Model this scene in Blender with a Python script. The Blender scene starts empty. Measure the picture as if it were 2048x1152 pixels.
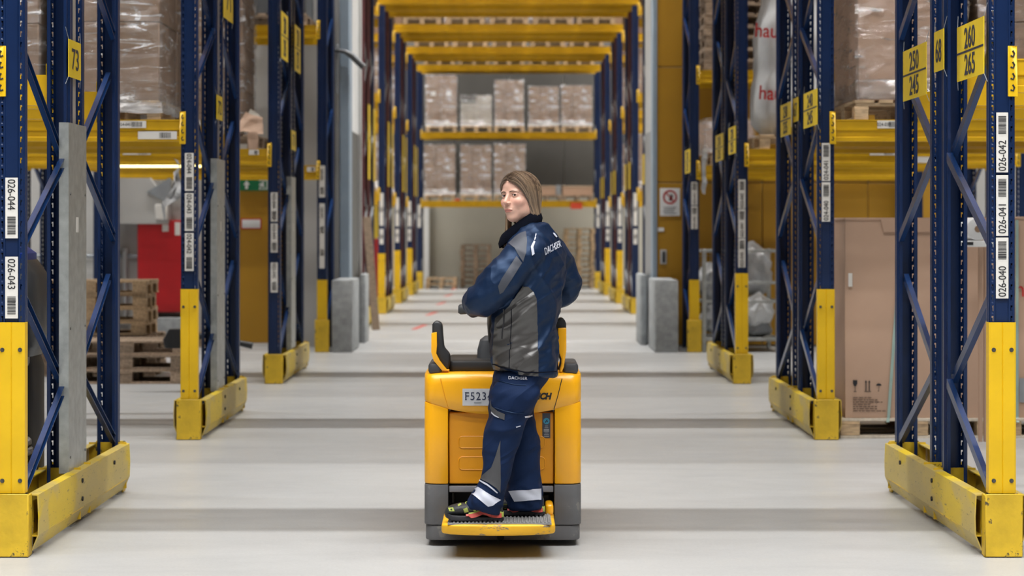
import bpy, bmesh, math, random
import numpy as np
from mathutils import Vector, Matrix, noise
random.seed(7)
S = bpy.context.scene
COL = S.collection
PI = math.pi
# ---------------------------------------------------------------- camera, world, exposure
FPX, VX, VY, CH = 4230.0, 1018.0, 459.0, 1.55
cam = bpy.data.cameras.new('camera'); camo = bpy.data.objects.new('camera', cam); COL.objects.link(camo)
camo.location = (0, 0, CH); camo.rotation_euler = (PI/2, 0, 0)
cam.sensor_width = 36; cam.lens = FPX/2048*36
cam.shift_x = (1024-VX)/2048; cam.shift_y = -(576-VY)/2048
cam.clip_end = 200
cam.dof.use_dof = True; cam.dof.focus_distance = 10.1; cam.dof.aperture_fstop = 3.2
S.camera = camo
W = bpy.data.worlds.new('world'); S.world = W; W.use_nodes = True
W.node_tree.nodes['Background'].inputs[0].default_value = (0.97, 0.985, 1.0, 1)
W.node_tree.nodes['Background'].inputs[1].default_value = 0.07
S.view_settings.view_transform = 'Standard'; S.view_settings.look = 'None'
S.view_settings.gamma = 1; S.view_settings.use_curve_mapping = False
S.view_settings.exposure = 0.0
try:
    S.cycles.use_denoising = True
    S.cycles.max_bounces = 8; S.cycles.transparent_max_bounces = 16
    S.cycles.sample_clamp_indirect = 6
except Exception: pass

def at(px, py, Y):                       # the point at depth Y seen at a place in the photograph
    return Vector(((px-VX)*Y/FPX, Y, CH-(py-VY)*Y/FPX))
def XA(px, Y): return (px-VX)*Y/FPX
def ZA(py, Y): return CH-(py-VY)*Y/FPX

# ---------------------------------------------------------------- lamps: continuous trunking lines above each aisle
LAMP_Z = 16.0
LAMP_ROWS = [-2.6, 2.9, 8.5, 13.95, 19.5, 25.2, 31.2, 37.2, 42.5, 48.0, 53.4]
LAMP_W = 2650; LAMP_W_REAR = 3300     # the rear hall is lit more strongly
def lamp_light(parent, y, x0, x1):
    l = bpy.data.lights.new('lamp_light', 'AREA'); l.shape = 'RECTANGLE'; l.size = x1-x0; l.size_y = 0.16
    l.energy = LAMP_W if y < 30 else LAMP_W_REAR; l.color = (1.0, 0.992, 0.975)
    o = bpy.data.objects.new('lamp_light', l); COL.objects.link(o); o.location = (0, 0, -0.09); o.parent = parent

# ---------------------------------------------------------------- materials
MATS = {}
def nt(name):
    m = bpy.data.materials.new(name); m.use_nodes = True
    n = m.node_tree; return m, n, n.nodes['Principled BSDF']
def coords(n, scale=(1, 1, 1), kind='Object'):
    tc = n.nodes.new('ShaderNodeTexCoord'); mp = n.nodes.new('ShaderNodeMapping')
    mp.inputs['Scale'].default_value = scale
    n.links.new(tc.outputs[kind], mp.inputs[0]); return mp.outputs[0]
def noise_tex(n, vec, scale, detail=4, rough=0.55, dist=0):
    t = n.nodes.new('ShaderNodeTexNoise'); t.inputs['Scale'].default_value = scale
    t.inputs['Detail'].default_value = detail; t.inputs['Roughness'].default_value = rough
    t.inputs['Distortion'].default_value = dist
    n.links.new(vec, t.inputs['Vector']); return t.outputs['Fac']
def ramp(n, fac, stops):
    r = n.nodes.new('ShaderNodeValToRGB'); e = r.color_ramp.elements
    while len(e) < len(stops): e.new(0.5)
    for i, (p, c) in enumerate(stops):
        e[i].position = p; e[i].color = c if len(c) == 4 else (*c, 1)
    n.links.new(fac, r.inputs[0]); return r.outputs[0]
def mixc(n, fac, a, b):
    m = n.nodes.new('ShaderNodeMix'); m.data_type = 'RGBA'
    for sock, v in ((0, fac), (6, a), (7, b)):
        if hasattr(v, 'default_value'): n.links.new(v, m.inputs[sock])
        else: m.inputs[sock].default_value = v if sock == 0 else ((*v, 1) if len(v) == 3 else v)
    return m.outputs[2]
def bump(n, bs, h, strength, dist=0.01):
    b = n.nodes.new('ShaderNodeBump'); b.inputs['Strength'].default_value = strength
    b.inputs['Distance'].default_value = dist
    n.links.new(h, b.inputs['Height']); n.links.new(b.outputs[0], bs.inputs['Normal'])
def mat(name, c, rough=0.5, metal=0.0, var=0.12, vs=6.0, bmp=0.0, bs_=40, wear=None, wscale=8, wpos=0.62, stretch=(1, 1, 1), spec=0.5, coat=0, random_amt=0.0, emit=0):
    if name in MATS: return MATS[name]
    m, n, b = nt(name)
    v = coords(n, stretch)
    f = noise_tex(n, v, vs, 5)
    lo = tuple(max(0, x*(1-var)) for x in c); hi = tuple(min(1, x*(1+var)) for x in c)
    colr = ramp(n, f, [(0.3, lo), (0.7, hi)])
    if random_amt:
        oi = n.nodes.new('ShaderNodeObjectInfo')
        mm = n.nodes.new('ShaderNodeMapRange'); mm.inputs[3].default_value = 1-random_amt; mm.inputs[4].default_value = 1+random_amt
        n.links.new(oi.outputs['Random'], mm.inputs[0])
        hs = n.nodes.new('ShaderNodeHueSaturation'); n.links.new(mm.outputs[0], hs.inputs['Value']); n.links.new(colr, hs.inputs['Color'])
        colr = hs.outputs[0]
    if wear:
        f2 = noise_tex(n, v, wscale, 8, 0.7)
        w = ramp(n, f2, [(wpos, (0, 0, 0)), (min(1, wpos+0.04), (1, 1, 1))])
        colr = mixc(n, w, colr, wear)
    n.links.new(colr, b.inputs['Base Color'])
    b.inputs['Roughness'].default_value = rough; b.inputs['Metallic'].default_value = metal
    b.inputs['Specular IOR Level'].default_value = spec
    if coat: b.inputs['Coat Weight'].default_value = coat; b.inputs['Coat Roughness'].default_value = 0.15
    if emit:
        b.inputs['Emission Color'].default_value = (*c, 1); b.inputs['Emission Strength'].default_value = emit
    if bmp: bump(n, b, noise_tex(n, v, bs_, 6), bmp)
    MATS[name] = m; return m

M_BLUE = mat('blue_paint', (0.0045, 0.0185, 0.072), 0.30, var=0.15, vs=3, wear=(0.03, 0.05, 0.12), wscale=30, wpos=0.7, spec=0.45)
M_BLUEB = mat('blue_brace_paint', (0.0075, 0.030, 0.108), 0.24, var=0.15, vs=3, spec=0.4)
M_RED = mat('dark_red_paint', (0.07, 0.008, 0.012), 0.45, var=0.2)
M_YEL = mat('yellow_paint', (0.76, 0.47, 0.004), 0.42, var=0.10, vs=3, wear=(0.35, 0.22, 0.03), wscale=18, wpos=0.72)
M_BEAM = mat('yellow_beam_paint', (0.63, 0.365, 0.002), 0.40, var=0.12, vs=4)
M_BOX = mat('worn_yellow_paint', (0.66, 0.43, 0.02), 0.48, var=0.22, vs=5, bmp=0.25, bs_=25, wear=(0.06, 0.05, 0.03), wscale=11, wpos=0.60)
M_GALV = mat('galvanised_steel', (0.42, 0.44, 0.43), 0.38, metal=0.55, var=0.18, vs=14)
M_STEEL = mat('grey_steel', (0.30, 0.32, 0.34), 0.45, metal=0.3)
M_BLACK = mat('black_plastic', (0.018, 0.019, 0.021), 0.45, var=0.2)
M_DARK = mat('dark_void', (0.008, 0.008, 0.009), 0.8)
M_BOLT = mat('bolt_metal', (0.12, 0.12, 0.12), 0.35, metal=0.8)
M_WHITE = mat('white_label', (0.72, 0.70, 0.66), 0.6, var=0.06)
M_INK = mat('black_ink', (0.012, 0.012, 0.016), 0.6, var=0.05)
M_SIGN = mat('sign_yellow', (0.80, 0.57, 0.012), 0.45, var=0.06)
M_SIGNINK = mat('sign_ink', (0.015, 0.02, 0.05), 0.5, var=0.05)
M_WOOD = mat('pallet_wood', (0.46, 0.33, 0.20), 0.8, var=0.35, vs=9, stretch=(1, 6, 6), random_amt=0.22)
M_WOODG = mat('grey_pallet_wood', (0.30, 0.22, 0.155), 0.85, var=0.4, vs=9, stretch=(1, 6, 6), random_amt=0.3)
M_CARD = mat('cardboard', (0.255, 0.160, 0.098), 0.75, var=0.08, vs=4, random_amt=0.10)
M_CARDB = mat('big_box_cardboard', (0.50, 0.335, 0.24), 0.75, var=0.05, vs=2)
M_CARDW = mat('white_carton', (0.42, 0.385, 0.33), 0.7, var=0.08, random_amt=0.12)
M_TAPE = mat('brown_tape', (0.27, 0.15, 0.08), 0.35)
M_OCHRE = mat('ochre_cladding', (0.40, 0.205, 0.006), 0.55, var=0.08, vs=1.2)
M_WALL = mat('grey_wall_panel', (0.46, 0.45, 0.43), 0.7, var=0.06, vs=1.5)
M_WALLSHADE = mat('shaded_rear_wall', (0.075, 0.07, 0.062), 0.8, var=0.1, vs=1.2)  # shade on the upper rear wall, painted in as a dark colour
M_WALLB = mat('beige_rear_wall', (0.47, 0.45, 0.38), 0.7, var=0.07, vs=0.6)
M_FRAME = mat('light_steel_frame', (0.45, 0.46, 0.46), 0.5, var=0.06)
M_FRAMEB = mat('bluegrey_steel_column', (0.26, 0.33, 0.40), 0.5, var=0.06)
M_CONC = mat('concrete_block', (0.33, 0.345, 0.35), 0.85, var=0.22, vs=10, bmp=0.35, bs_=60)
M_REDP = mat('red_cabinet_paint', (0.46, 0.008, 0.012), 0.4, var=0.06)
M_GREEN = mat('exit_green', (0.0, 0.16, 0.055), 0.5)
M_SIGNW = mat('sign_white', (0.75, 0.76, 0.76), 0.5, var=0.03)
M_REDINK = mat('red_ink', (0.42, 0.012, 0.012), 0.5)
M_STRAP = mat('teal_strap', (0.30, 0.42, 0.38), 0.5)
M_CEIL = mat('ceiling_sheet', (0.42, 0.42, 0.41), 0.8)
M_PAPER = mat('grey_paper', (0.34, 0.31, 0.28), 0.8, var=0.35, vs=20, stretch=(1, 1, 6))
M_BAG = mat('white_bag_plastic', (0.66, 0.67, 0.68), 0.38, var=0.08, bmp=0.5, bs_=9)
M_BAGG = mat('clear_bag_plastic', (0.42, 0.43, 0.44), 0.22, var=0.25, bmp=0.9, bs_=14, spec=0.8)
M_BLUEC = mat('bright_blue_cap', (0.01, 0.055, 0.42), 0.4)
M_GREYM = mat('machine_grey', (0.10, 0.105, 0.11), 0.35, metal=0.3)

def film_material(name, amount, tint=(0.9, 0.9, 0.9), met=0.92):
    m, n, b = nt(name)
    v = coords(n, (1.0, 1.0, 3.2))
    f = noise_tex(n, v, 3.2, 8, 0.68, 0.8)
    v2 = coords(n, (1.4, 1.4, 9))
    g = noise_tex(n, v2, 2.4, 7, 0.75, 1.6)
    w = noise_tex(n, coords(n, (0.8, 0.8, 6.0)), 2.6, 6, 0.7, 1.0)
    fa = ramp(n, f, [(0.46, (amount*0.12,)*3), (0.58, (amount*0.35,)*3), (0.68, (min(1, amount*1.6),)*3)])  # white streaks: denser film at folds, plus painted wide highlights
    fb = ramp(n, w, [(0.56, (0, 0, 0)), (0.66, (amount*1.3,)*3)])  # bright horizontal bands, highlights painted into the film
    sp = n.nodes.new('ShaderNodeSeparateXYZ'); n.links.new(coords(n), sp.inputs[0])
    fz = ramp(n, sp.outputs[2], [(0.03, (amount*0.9,)*3), (0.16, (0, 0, 0))])     # film gathers in folds at the foot of the load
    ad = n.nodes.new('ShaderNodeMath'); ad.operation = 'ADD'; n.links.new(fa, ad.inputs[0]); n.links.new(fb, ad.inputs[1])
    ad2 = n.nodes.new('ShaderNodeMath'); ad2.operation = 'ADD'; ad2.use_clamp = True; n.links.new(ad.outputs[0], ad2.inputs[0]); n.links.new(fz, ad2.inputs[1])
    fac = ad2.outputs[0]
    b.inputs['Base Color'].default_value = (*tint, 1); b.inputs['Roughness'].default_value = 0.24; b.inputs['Metallic'].default_value = met
    b.inputs['Specular IOR Level'].default_value = 1.0
    bump(n, b, g, 1.0, 0.05)
    tr = n.nodes.new('ShaderNodeBsdfTransparent'); mx = n.nodes.new('ShaderNodeMixShader')
    out = n.nodes['Material Output']
    n.links.new(fac, mx.inputs[0]); n.links.new(tr.outputs[0], mx.inputs[1]); n.links.new(b.outputs[0], mx.inputs[2])
    n.links.new(mx.outputs[0], out.inputs[0])
    MATS[name] = m; return m
M_FILM = film_material('stretch_film', 0.62, (0.9, 0.9, 0.9), 0.3)
M_FILMW = film_material('cloudy_stretch_film', 0.62, (0.92, 0.92, 0.93), 0.15)
M_FILMG = film_material('grey_stretch_film', 0.75, (0.45, 0.42, 0.40))

def floor_material():
    m, n, b = nt('polished_concrete')
    v = coords(n); vs = coords(n, (0.7, 1.3, 1))
    big = noise_tex(n, v, 0.35, 5, 0.6); streak = noise_tex(n, vs, 1.3, 7, 0.62, 0.4); fine = noise_tex(n, v, 60, 5, 0.7)
    c1 = ramp(n, big, [(0.3, (0.385, 0.39, 0.39)), (0.7, (0.45, 0.455, 0.455))])
    c2 = ramp(n, streak, [(0.30, (0.90, 0.90, 0.905)), (0.5, (1, 1, 1)), (0.72, (1.05, 1.05, 1.045))])
    c3 = ramp(n, fine, [(0.3, (0.91, 0.91, 0.91)), (0.7, (1.06, 1.06, 1.06))])
    mm = n.nodes.new('ShaderNodeMix'); mm.data_type = 'RGBA'; mm.blend_type = 'MULTIPLY'; mm.inputs[0].default_value = 1
    n.links.new(c1, mm.inputs[6]); n.links.new(c2, mm.inputs[7])
    m2 = n.nodes.new('ShaderNodeMix'); m2.data_type = 'RGBA'; m2.blend_type = 'MULTIPLY'; m2.inputs[0].default_value = 1
    n.links.new(mm.outputs[2], m2.inputs[6]); n.links.new(c3, m2.inputs[7])
    # dark tyre scuffs
    va = coords(n, (0.8, 1.1, 1)); sc = noise_tex(n, va, 2.2, 9, 0.78, 1.2)
    w = ramp(n, sc, [(0.635, (0, 0, 0)), (0.74, (0.32, 0.32, 0.32))])
    col = mixc(n, w, m2.outputs[2], (0.22, 0.22, 0.215))
    n.links.new(col, b.inputs['Base Color'])
    r = ramp(n, streak, [(0.3, (0.42,)*3), (0.7, (0.30,)*3)])
    n.links.new(r, b.inputs['Roughness']); b.inputs['Specular IOR Level'].default_value = 0.45
    bump(n, b, fine, 0.06, 0.004)
    return m
M_FLOOR = floor_material()

def plank_material():
    m, n, b = nt('scuffed_plank_paint')
    v = coords(n, (1, 1, 1))
    big = noise_tex(n, coords(n, (1, 0.9, 1.6)), 2.1, 3, 0.5)
    c = ramp(n, big, [(0.38, (0.50, 0.385, 0.115)), (0.52, (0.56, 0.42, 0.10)), (0.58, (0.66, 0.47, 0.015))])
    sc = noise_tex(n, coords(n, (3, 3.5, 16)), 3.0, 9, 0.75)
    w = ramp(n, sc, [(0.585, (0, 0, 0)), (0.65, (0.85,)*3)])
    c = mixc(n, w, c, (0.10, 0.085, 0.045))
    n.links.new(c, b.inputs['Base Color']); b.inputs['Roughness'].default_value = 0.5
    bump(n, b, sc, 0.15, 0.004)
    return m
M_PLANK = plank_material()

# ---------------------------------------------------------------- geometry helpers
class MB:
    def __init__(s): s.v = []; s.f = []; s.m = []
    def face(s, pts, m=0):
        i = len(s.v); s.v += [tuple(p) for p in pts]; s.f.append(tuple(range(i, i+len(pts)))); s.m.append(m)
    def box(s, x0, x1, y0, y1, z0, z1, m=0):
        i = len(s.v)
        s.v += [(x0, y0, z0), (x1, y0, z0), (x1, y1, z0), (x0, y1, z0), (x0, y0, z1), (x1, y0, z1), (x1, y1, z1), (x0, y1, z1)]
        for q in ((0, 3, 2, 1), (4, 5, 6, 7), (0, 1, 5, 4), (1, 2, 6, 5), (2, 3, 7, 6), (3, 0, 4, 7)):
            s.f.append(tuple(i+k for k in q)); s.m.append(m)
        return s
    def prism(s, pts, axis, a, b, m=0):          # polygon (u, w) extruded along an axis from a to b
        def P(u, w, t): return {'x': (t, u, w), 'y': (u, t, w), 'z': (u, w, t)}[axis]
        i = len(s.v); k = len(pts)
        s.v += [P(u, w, a) for u, w in pts] + [P(u, w, b) for u, w in pts]
        s.f.append(tuple(range(i, i+k))); s.m.append(m)
        s.f.append(tuple(range(i+2*k-1, i+k-1, -1))); s.m.append(m)
        for j in range(k):
            s.f.append((i+j, i+k+j, i+k+(j+1) % k, i+(j+1) % k)); s.m.append(m)
        return s
    def tube(s, pts, r, n=8, m=0, cap=True):
        pts = [Vector(p) for p in pts]; rs = r if isinstance(r, (list, tuple)) else [r]*len(pts)
        base = len(s.v); up = None
        for j, p in enumerate(pts):
            d = (pts[min(j+1, len(pts)-1)]-pts[max(j-1, 0)]).normalized()
            if up is None: up = Vector((0, 0, 1)) if abs(d.z) < 0.9 else Vector((1, 0, 0))
            a = d.cross(up).normalized(); bb = a.cross(d).normalized(); up = bb
            for k in range(n):
                t = 2*PI*k/n; s.v.append(tuple(p+a*math.cos(t)*rs[j]+bb*math.sin(t)*rs[j]))
        for j in range(len(pts)-1):
            for k in range(n):
                s.f.append((base+j*n+k, base+j*n+(k+1) % n, base+(j+1)*n+(k+1) % n, base+(j+1)*n+k)); s.m.append(m)
        if cap:
            s.f.append(tuple(base+k for k in range(n))[::-1]); s.m.append(m)
            e = base+(len(pts)-1)*n; s.f.append(tuple(e+k for k in range(n))); s.m.append(m)
        return s
    def loft(s, rings, m=0, cap=True):
        base = len(s.v); n = len(rings[0])
        for r in rings: s.v += [tuple(p) for p in r]
        for j in range(len(rings)-1):
            for k in range(n):
                s.f.append((base+j*n+k, base+j*n+(k+1) % n, base+(j+1)*n+(k+1) % n, base+(j+1)*n+k)); s.m.append(m)
        if cap:
            s.f.append(tuple(base+k for k in range(n))[::-1]); s.m.append(m)
            e = base+(len(rings)-1)*n; s.f.append(tuple(e+k for k in range(n))); s.m.append(m)
        return s
    def disc(s, c, r, n=16, m=0, axis='y'):
        s.face([(c[0]+r*math.cos(2*PI*k/n), c[1], c[2]+r*math.sin(2*PI*k/n)) if axis == 'y' else
                (c[0]+r*math.cos(2*PI*k/n), c[1]+r*math.sin(2*PI*k/n), c[2]) for k in range(n)], m)
    def mesh(s, name, mats, bevel=0, seg=2, smooth=False, solid=0, fix=True):
        me = bpy.data.meshes.new(name); me.from_pydata(s.v, [], s.f)
        mats = mats if isinstance(mats, (list, tuple)) else [mats]
        for mm in mats: me.materials.append(mm)
        me.polygons.foreach_set('material_index', s.m)
        bm = bmesh.new(); bm.from_mesh(me)
        if fix:
            bmesh.ops.remove_doubles(bm, verts=bm.verts, dist=1e-5)
            bmesh.ops.recalc_face_normals(bm, faces=bm.faces)
        if solid: bmesh.ops.solidify(bm, geom=bm.faces[:], thickness=solid)
        if bevel:
            ed = [e for e in bm.edges if len(e.link_faces) == 2 and e.calc_face_angle(0) > 0.5]
            bmesh.ops.bevel(bm, geom=ed, offset=bevel, segments=seg, profile=0.5, affect='EDGES', clamp_overlap=True)
        if smooth:
            for f in bm.faces: f.smooth = True
        bm.to_mesh(me); bm.free()
        if smooth or bevel:
            if bevel and not smooth:
                for p in me.polygons: p.use_smooth = False
            try: me.set_sharp_from_angle(angle=math.radians(40))
            except Exception: pass
        me.update(); return me
def link(name, me, parent=None, loc=(0, 0, 0), rot=(0, 0, 0), scale=None, label=None, kind=None):
    o = bpy.data.objects.new(name, me); COL.objects.link(o)
    o.location = loc; o.rotation_euler = rot
    if scale: o.scale = scale
    if parent: o.parent = parent
    if label: o['label'] = label
    if kind: o['kind'] = kind
    return o
def tag(o, label, cat, group=None, kind=None):
    o['label'] = label; o['category'] = cat
    if group: o['group'] = group
    if kind: o['kind'] = kind
    return o
def thing(name, label, cat, loc=(0, 0, 0), rotz=0, group=None, rot=None):
    o = bpy.data.objects.new(name, None); COL.objects.link(o); o.empty_display_size = 0.1
    o.location = loc; o.rotation_euler = rot or (0, 0, rotz)
    return tag(o, label, cat, group)
def copy_tree(o, loc=None, rotz=None, label=None, parent=None, group=None):
    c = o.copy(); COL.objects.link(c)
    if parent: c.parent = parent
    if loc is not None: c.location = loc
    if rotz is not None: c.rotation_euler = (0, 0, rotz)
    if label: c['label'] = label
    if group: c['group'] = group
    for ch in list(o.children): copy_tree(ch, parent=c)
    return c
_boxes = {}
def boxmesh(name, sx, sy, sz, m, bevel=0.0):     # box standing on z=0, centred in x and y, shared between alike pieces
    k = (name, round(sx, 4), round(sy, 4), round(sz, 4), m.name, bevel)
    if k not in _boxes: _boxes[k] = MB().box(-sx/2, sx/2, -sy/2, sy/2, 0, sz).mesh(name, m, bevel, 1)
    return _boxes[k]
_txt = {}
def text_mesh(body, size, m, sx=1.0, shear=0.0, bold=0.0, space=1.0):      # lettering standing in the XZ plane, facing -Y, centred on its origin
    k = (body, size, m.name, sx, shear, bold, space)
    if k in _txt: return _txt[k]
    cu = bpy.data.curves.new('lettering', 'FONT'); cu.body = body; cu.size = size; cu.align_x = 'CENTER'; cu.align_y = 'CENTER'
    cu.extrude = 0.0006; cu.shear = shear; cu.offset = bold; cu.space_character = space
    cu.resolution_u = 3
    o = bpy.data.objects.new('lettering_tmp', cu); COL.objects.link(o)
    dg = bpy.context.evaluated_depsgraph_get()
    me = bpy.data.meshes.new_from_object(o.evaluated_get(dg)); bpy.data.objects.remove(o)
    me.transform(Matrix.Rotation(PI/2, 4, 'X') @ Matrix.Diagonal((sx, 1, 1, 1)))
    xs = [v.co.x for v in me.vertices]; zs = [v.co.z for v in me.vertices]
    if xs: me.transform(Matrix.Translation((-(min(xs)+max(xs))/2, 0, -(min(zs)+max(zs))/2)))
    me.materials.clear(); me.materials.append(m); me.name = 'lettering'
    _txt[k] = me; return me
def struct(name, me, **kw):
    o = link(name, me, **kw); o['kind'] = 'structure'; return o
# ================================================================ the setting
struct('floor', MB().box(-16, 16, -8, 60, -0.2, 0).mesh('floor', M_FLOOR))
struct('ceiling', MB().box(-16, 16, -8, 60, 16.3, 16.5).mesh('ceiling', M_CEIL))
RB = Y_WALL = 28.0
OXL, OXR = -2.105, 1.92
ml = MB(); ml.box(-16, -2.29, Y_WALL, 28.35, 0, 16.3)
wl = struct('wall_front_left', ml.mesh('wall_front_left', M_WALL))
mr = MB(); mr.box(1.93, 16, Y_WALL+0.02, 28.35, 0, 16.3)
wr = struct('wall_front_right', mr.mesh('wall_front_right', M_WALL))
wt = struct('wall_front_top', MB().box(-2.29, 1.93, Y_WALL+0.05, 28.35, 5.9, 16.3).mesh('wall_front_top', M_WALL))
# ochre cladding panels on the right wall, seams recessed
zs = [0.02, 2.17, 3.70, 5.2, 7.0]
xs = [1.93, 3.35, 4.75, 6.15]
for a, b in zip(xs, xs[1:]):
    for c, d in zip(zs, zs[1:]):
        link('cladding_panel', MB().box(a+0.006, b-0.006, Y_WALL-0.03, Y_WALL+0.03, c+0.006, d-0.006).mesh('cladding_panel', M_OCHRE, 0.006, 1), wr)
# grey panels on the left wall
xs = [-9.0, -7.9, -6.8, -5.7, -4.6, -3.62]
for a, b in zip(xs, xs[1:]):
    for c, d in zip([0.1, 2.6, 5.0], [2.6, 5.0, 7.4]):
        link('cladding_panel', MB().box(a+0.005, b-0.005, Y_WALL-0.03, Y_WALL+0.03, c+0.005, d-0.005).mesh('cladding_panel', M_WALL, 0.006, 1), wl)
# left door in ochre, beside the opening
d1 = struct('door_1', MB().box(-3.60, -2.92, Y_WALL-0.06, Y_WALL+0.05, 0.05, 2.13).mesh('door_leaf', M_OCHRE, 0.006, 1))
link('threshold', MB().box(-3.62, -2.9, Y_WALL-0.08, Y_WALL+0.02, 0.0, 0.05).mesh('threshold', M_WHITE), d1)
dp = link('notice_plate', MB().box(-3.54, -3.27, Y_WALL-0.07, Y_WALL-0.055, 1.555, 1.695).mesh('notice_plate', M_REDP), d1, label='red bordered notice plate')
dq = MB().box(-3.525, -3.285, Y_WALL-0.074, Y_WALL-0.06, 1.57, 1.68); link('notice_face', dq.mesh('notice_face', M_SIGNW), dp)
# opening: columns, reveal and the lintel
t1 = struct('trim_1', MB().box(-2.29, -2.235, Y_WALL-0.06, 28.4, 0, 6.0).mesh('light_strip', M_FRAME, 0.008, 1))
t2 = struct('trim_2', MB().box(-2.235, -2.105, Y_WALL-0.10, 28.4, 0, 6.0).mesh('blue_grey_column', M_FRAMEB, 0.01, 1))
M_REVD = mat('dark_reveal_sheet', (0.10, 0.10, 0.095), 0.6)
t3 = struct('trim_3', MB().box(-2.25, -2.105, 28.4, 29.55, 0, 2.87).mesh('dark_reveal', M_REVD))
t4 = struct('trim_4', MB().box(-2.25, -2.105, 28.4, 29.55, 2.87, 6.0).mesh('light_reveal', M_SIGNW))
t5 = struct('trim_5', MB().box(-2.16, -2.06, 29.55, 29.62, 0, 6.0).mesh('white_edge_strip', M_SIGNW))
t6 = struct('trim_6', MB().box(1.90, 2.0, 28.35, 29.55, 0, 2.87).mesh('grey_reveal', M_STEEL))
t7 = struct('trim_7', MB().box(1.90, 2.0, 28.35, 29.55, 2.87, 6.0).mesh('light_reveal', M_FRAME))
t8 = struct('trim_8', MB().box(1.90, 1.96, Y_WALL-0.05, 28.36, 0, 6.0).mesh('steel_edge', M_FRAMEB, 0.008, 1))
# rear hall
wb = struct('wall_back', MB().box(-12, 12, 57.6, 57.9, 0, 16.3).mesh('wall_back', M_WALLB))
for k in range(8):
    link('cladding_panel', MB().box(-6+k*1.5+0.01, -4.5+k*1.5-0.01, 57.55, 57.62, 2.55, 9.0).mesh('cladding_panel', M_WALLSHADE), wb)  # dark panels carry the painted shade of the upper wall
struct('trim_9', MB().box(-2.30, -2.17, 57.3, 57.6, 0, 2.5).mesh('white_wall_strip', M_SIGNW))
struct('wall_left', MB().box(-12.3, -12, 28.35, 57.6, 0, 16.3).mesh('wall_left', M_WALL))
struct('wall_right', MB().box(12, 12.3, 28.35, 57.6, 0, 16.3).mesh('wall_right', M_WALL))
# red tape dashes on the floor of the rear hall
for k in range(5):
    y = 33.6+k*5.4
    tag(link('floor_tape_dash', MB().prism([(-0.10, -0.8), (-0.02, -0.8), (0.10, 0.8), (0.02, 0.8)], 'z', 0.0, 0.003).mesh('floor_tape_dash', mat('red_tape', (0.55, 0.09, 0.07), 0.6)), loc=(-1.42, y, 0)),
        f'red tape dash on the floor of the rear hall, {["nearest", "second", "third", "fourth", "farthest"][k]}', 'floor tape', 'red tape dashes on the floor')
# lamps
housing = MB().box(-9, 9, -0.11, 0.11, 0.0, 0.12); hm = housing.mesh('lamp_housing', M_SIGNW)
tubem = MB().box(-8.9, 8.9, -0.05, 0.05, -0.05, 0.0).mesh('lamp_tube', mat('lamp_glow', (1, 0.97, 0.92), 0.5, emit=6))
LAMP_WHERE = ['far behind the camera', 'above the camera', 'above the truck', 'between the nearest and second racks', 'between the second and third racks', 'before the cross wall',
              'just past the opening', 'before the second rear-hall rack', 'before the third rear-hall rack', 'before the fourth rear-hall rack', 'before the end rack']
for i, y in enumerate(LAMP_ROWS):
    t = thing('strip_lamp', 'long white ceiling strip lamp ' + LAMP_WHERE[i], 'lamp', (0, y, LAMP_Z), 0, 'ceiling strip lamps')
    link('housing', hm, t); link('tube', tubem, t); lamp_light(t, y, -9, 9)

# ================================================================ racking
XL, XR = -2.358, 2.338           # centre lines of the uprights that line the passage
TOP = 5.66
NEAR = [(10.03, 'nearest'), (15.60, 'second'), (21.24, 'third')]
FAR = [33.3, 38.80, 44.25, 49.7]
ORD = {1: 'second', 2: 'third'}

def post_mesh(h, slots):
    b = MB()
    def strip(pts, z0, z1):                       # open sheet along the profile
        for (x0, y0), (x1, y1) in zip(pts, pts[1:]): b.face([(x0, y0, z0), (x1, y1, z0), (x1, y1, z1), (x0, y0, z1)])
    b_mid = [(-0.032, 0), (-0.028, 0.009), (0.028, 0.009), (0.032, 0)]
    strip(b_mid, 0, h)
    for s in (-1, 1):
        strip([(s*0.056, 0), (s*0.0615, 0.005), (s*0.0615, 0.018), (s*0.0595, 0.022), (s*0.0595, 0.030), (s*0.0615, 0.034), (s*0.0615, 0.058), (s*0.050, 0.070), (s*0.050, 0.098), (s*0.034, 0.098)], 0, h)
        c = [s*x for x in (0.032, 0.040, 0.0445, 0.0495, 0.056)]
        if not slots:
            b.face([(c[0], 0, 0), (c[4], 0, 0), (c[4], 0, h), (c[0], 0, h)]); continue
        n = int(h/0.05)
        F = lambda i, j, z0, z1: b.face([(c[i], 0, z0), (c[j], 0, z0), (c[j], 0, z1), (c[i], 0, z1)])
        F(0, 1, 0, n*0.05); F(3, 4, 0, n*0.05)
        for k in range(n):
            z = k*0.05
            F(1, 3, z, z+0.014); F(2, 3, z+0.014, z+0.031); F(1, 3, z+0.040, z+0.05)
        if n*0.05 < h-1e-4: F(0, 4, n*0.05, h)
    return b.mesh('post', M_BLUE, solid=0.0025)
POST = post_mesh(TOP, True)
POSTP = post_mesh(TOP, False)
POSTR = POSTP.copy(); POSTR.materials.clear(); POSTR.materials.append(M_RED)
FOOT = MB().box(-0.075, 0.075, -0.02, 0.12, 0, 0.008).mesh('foot_plate', M_GALV)

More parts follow.
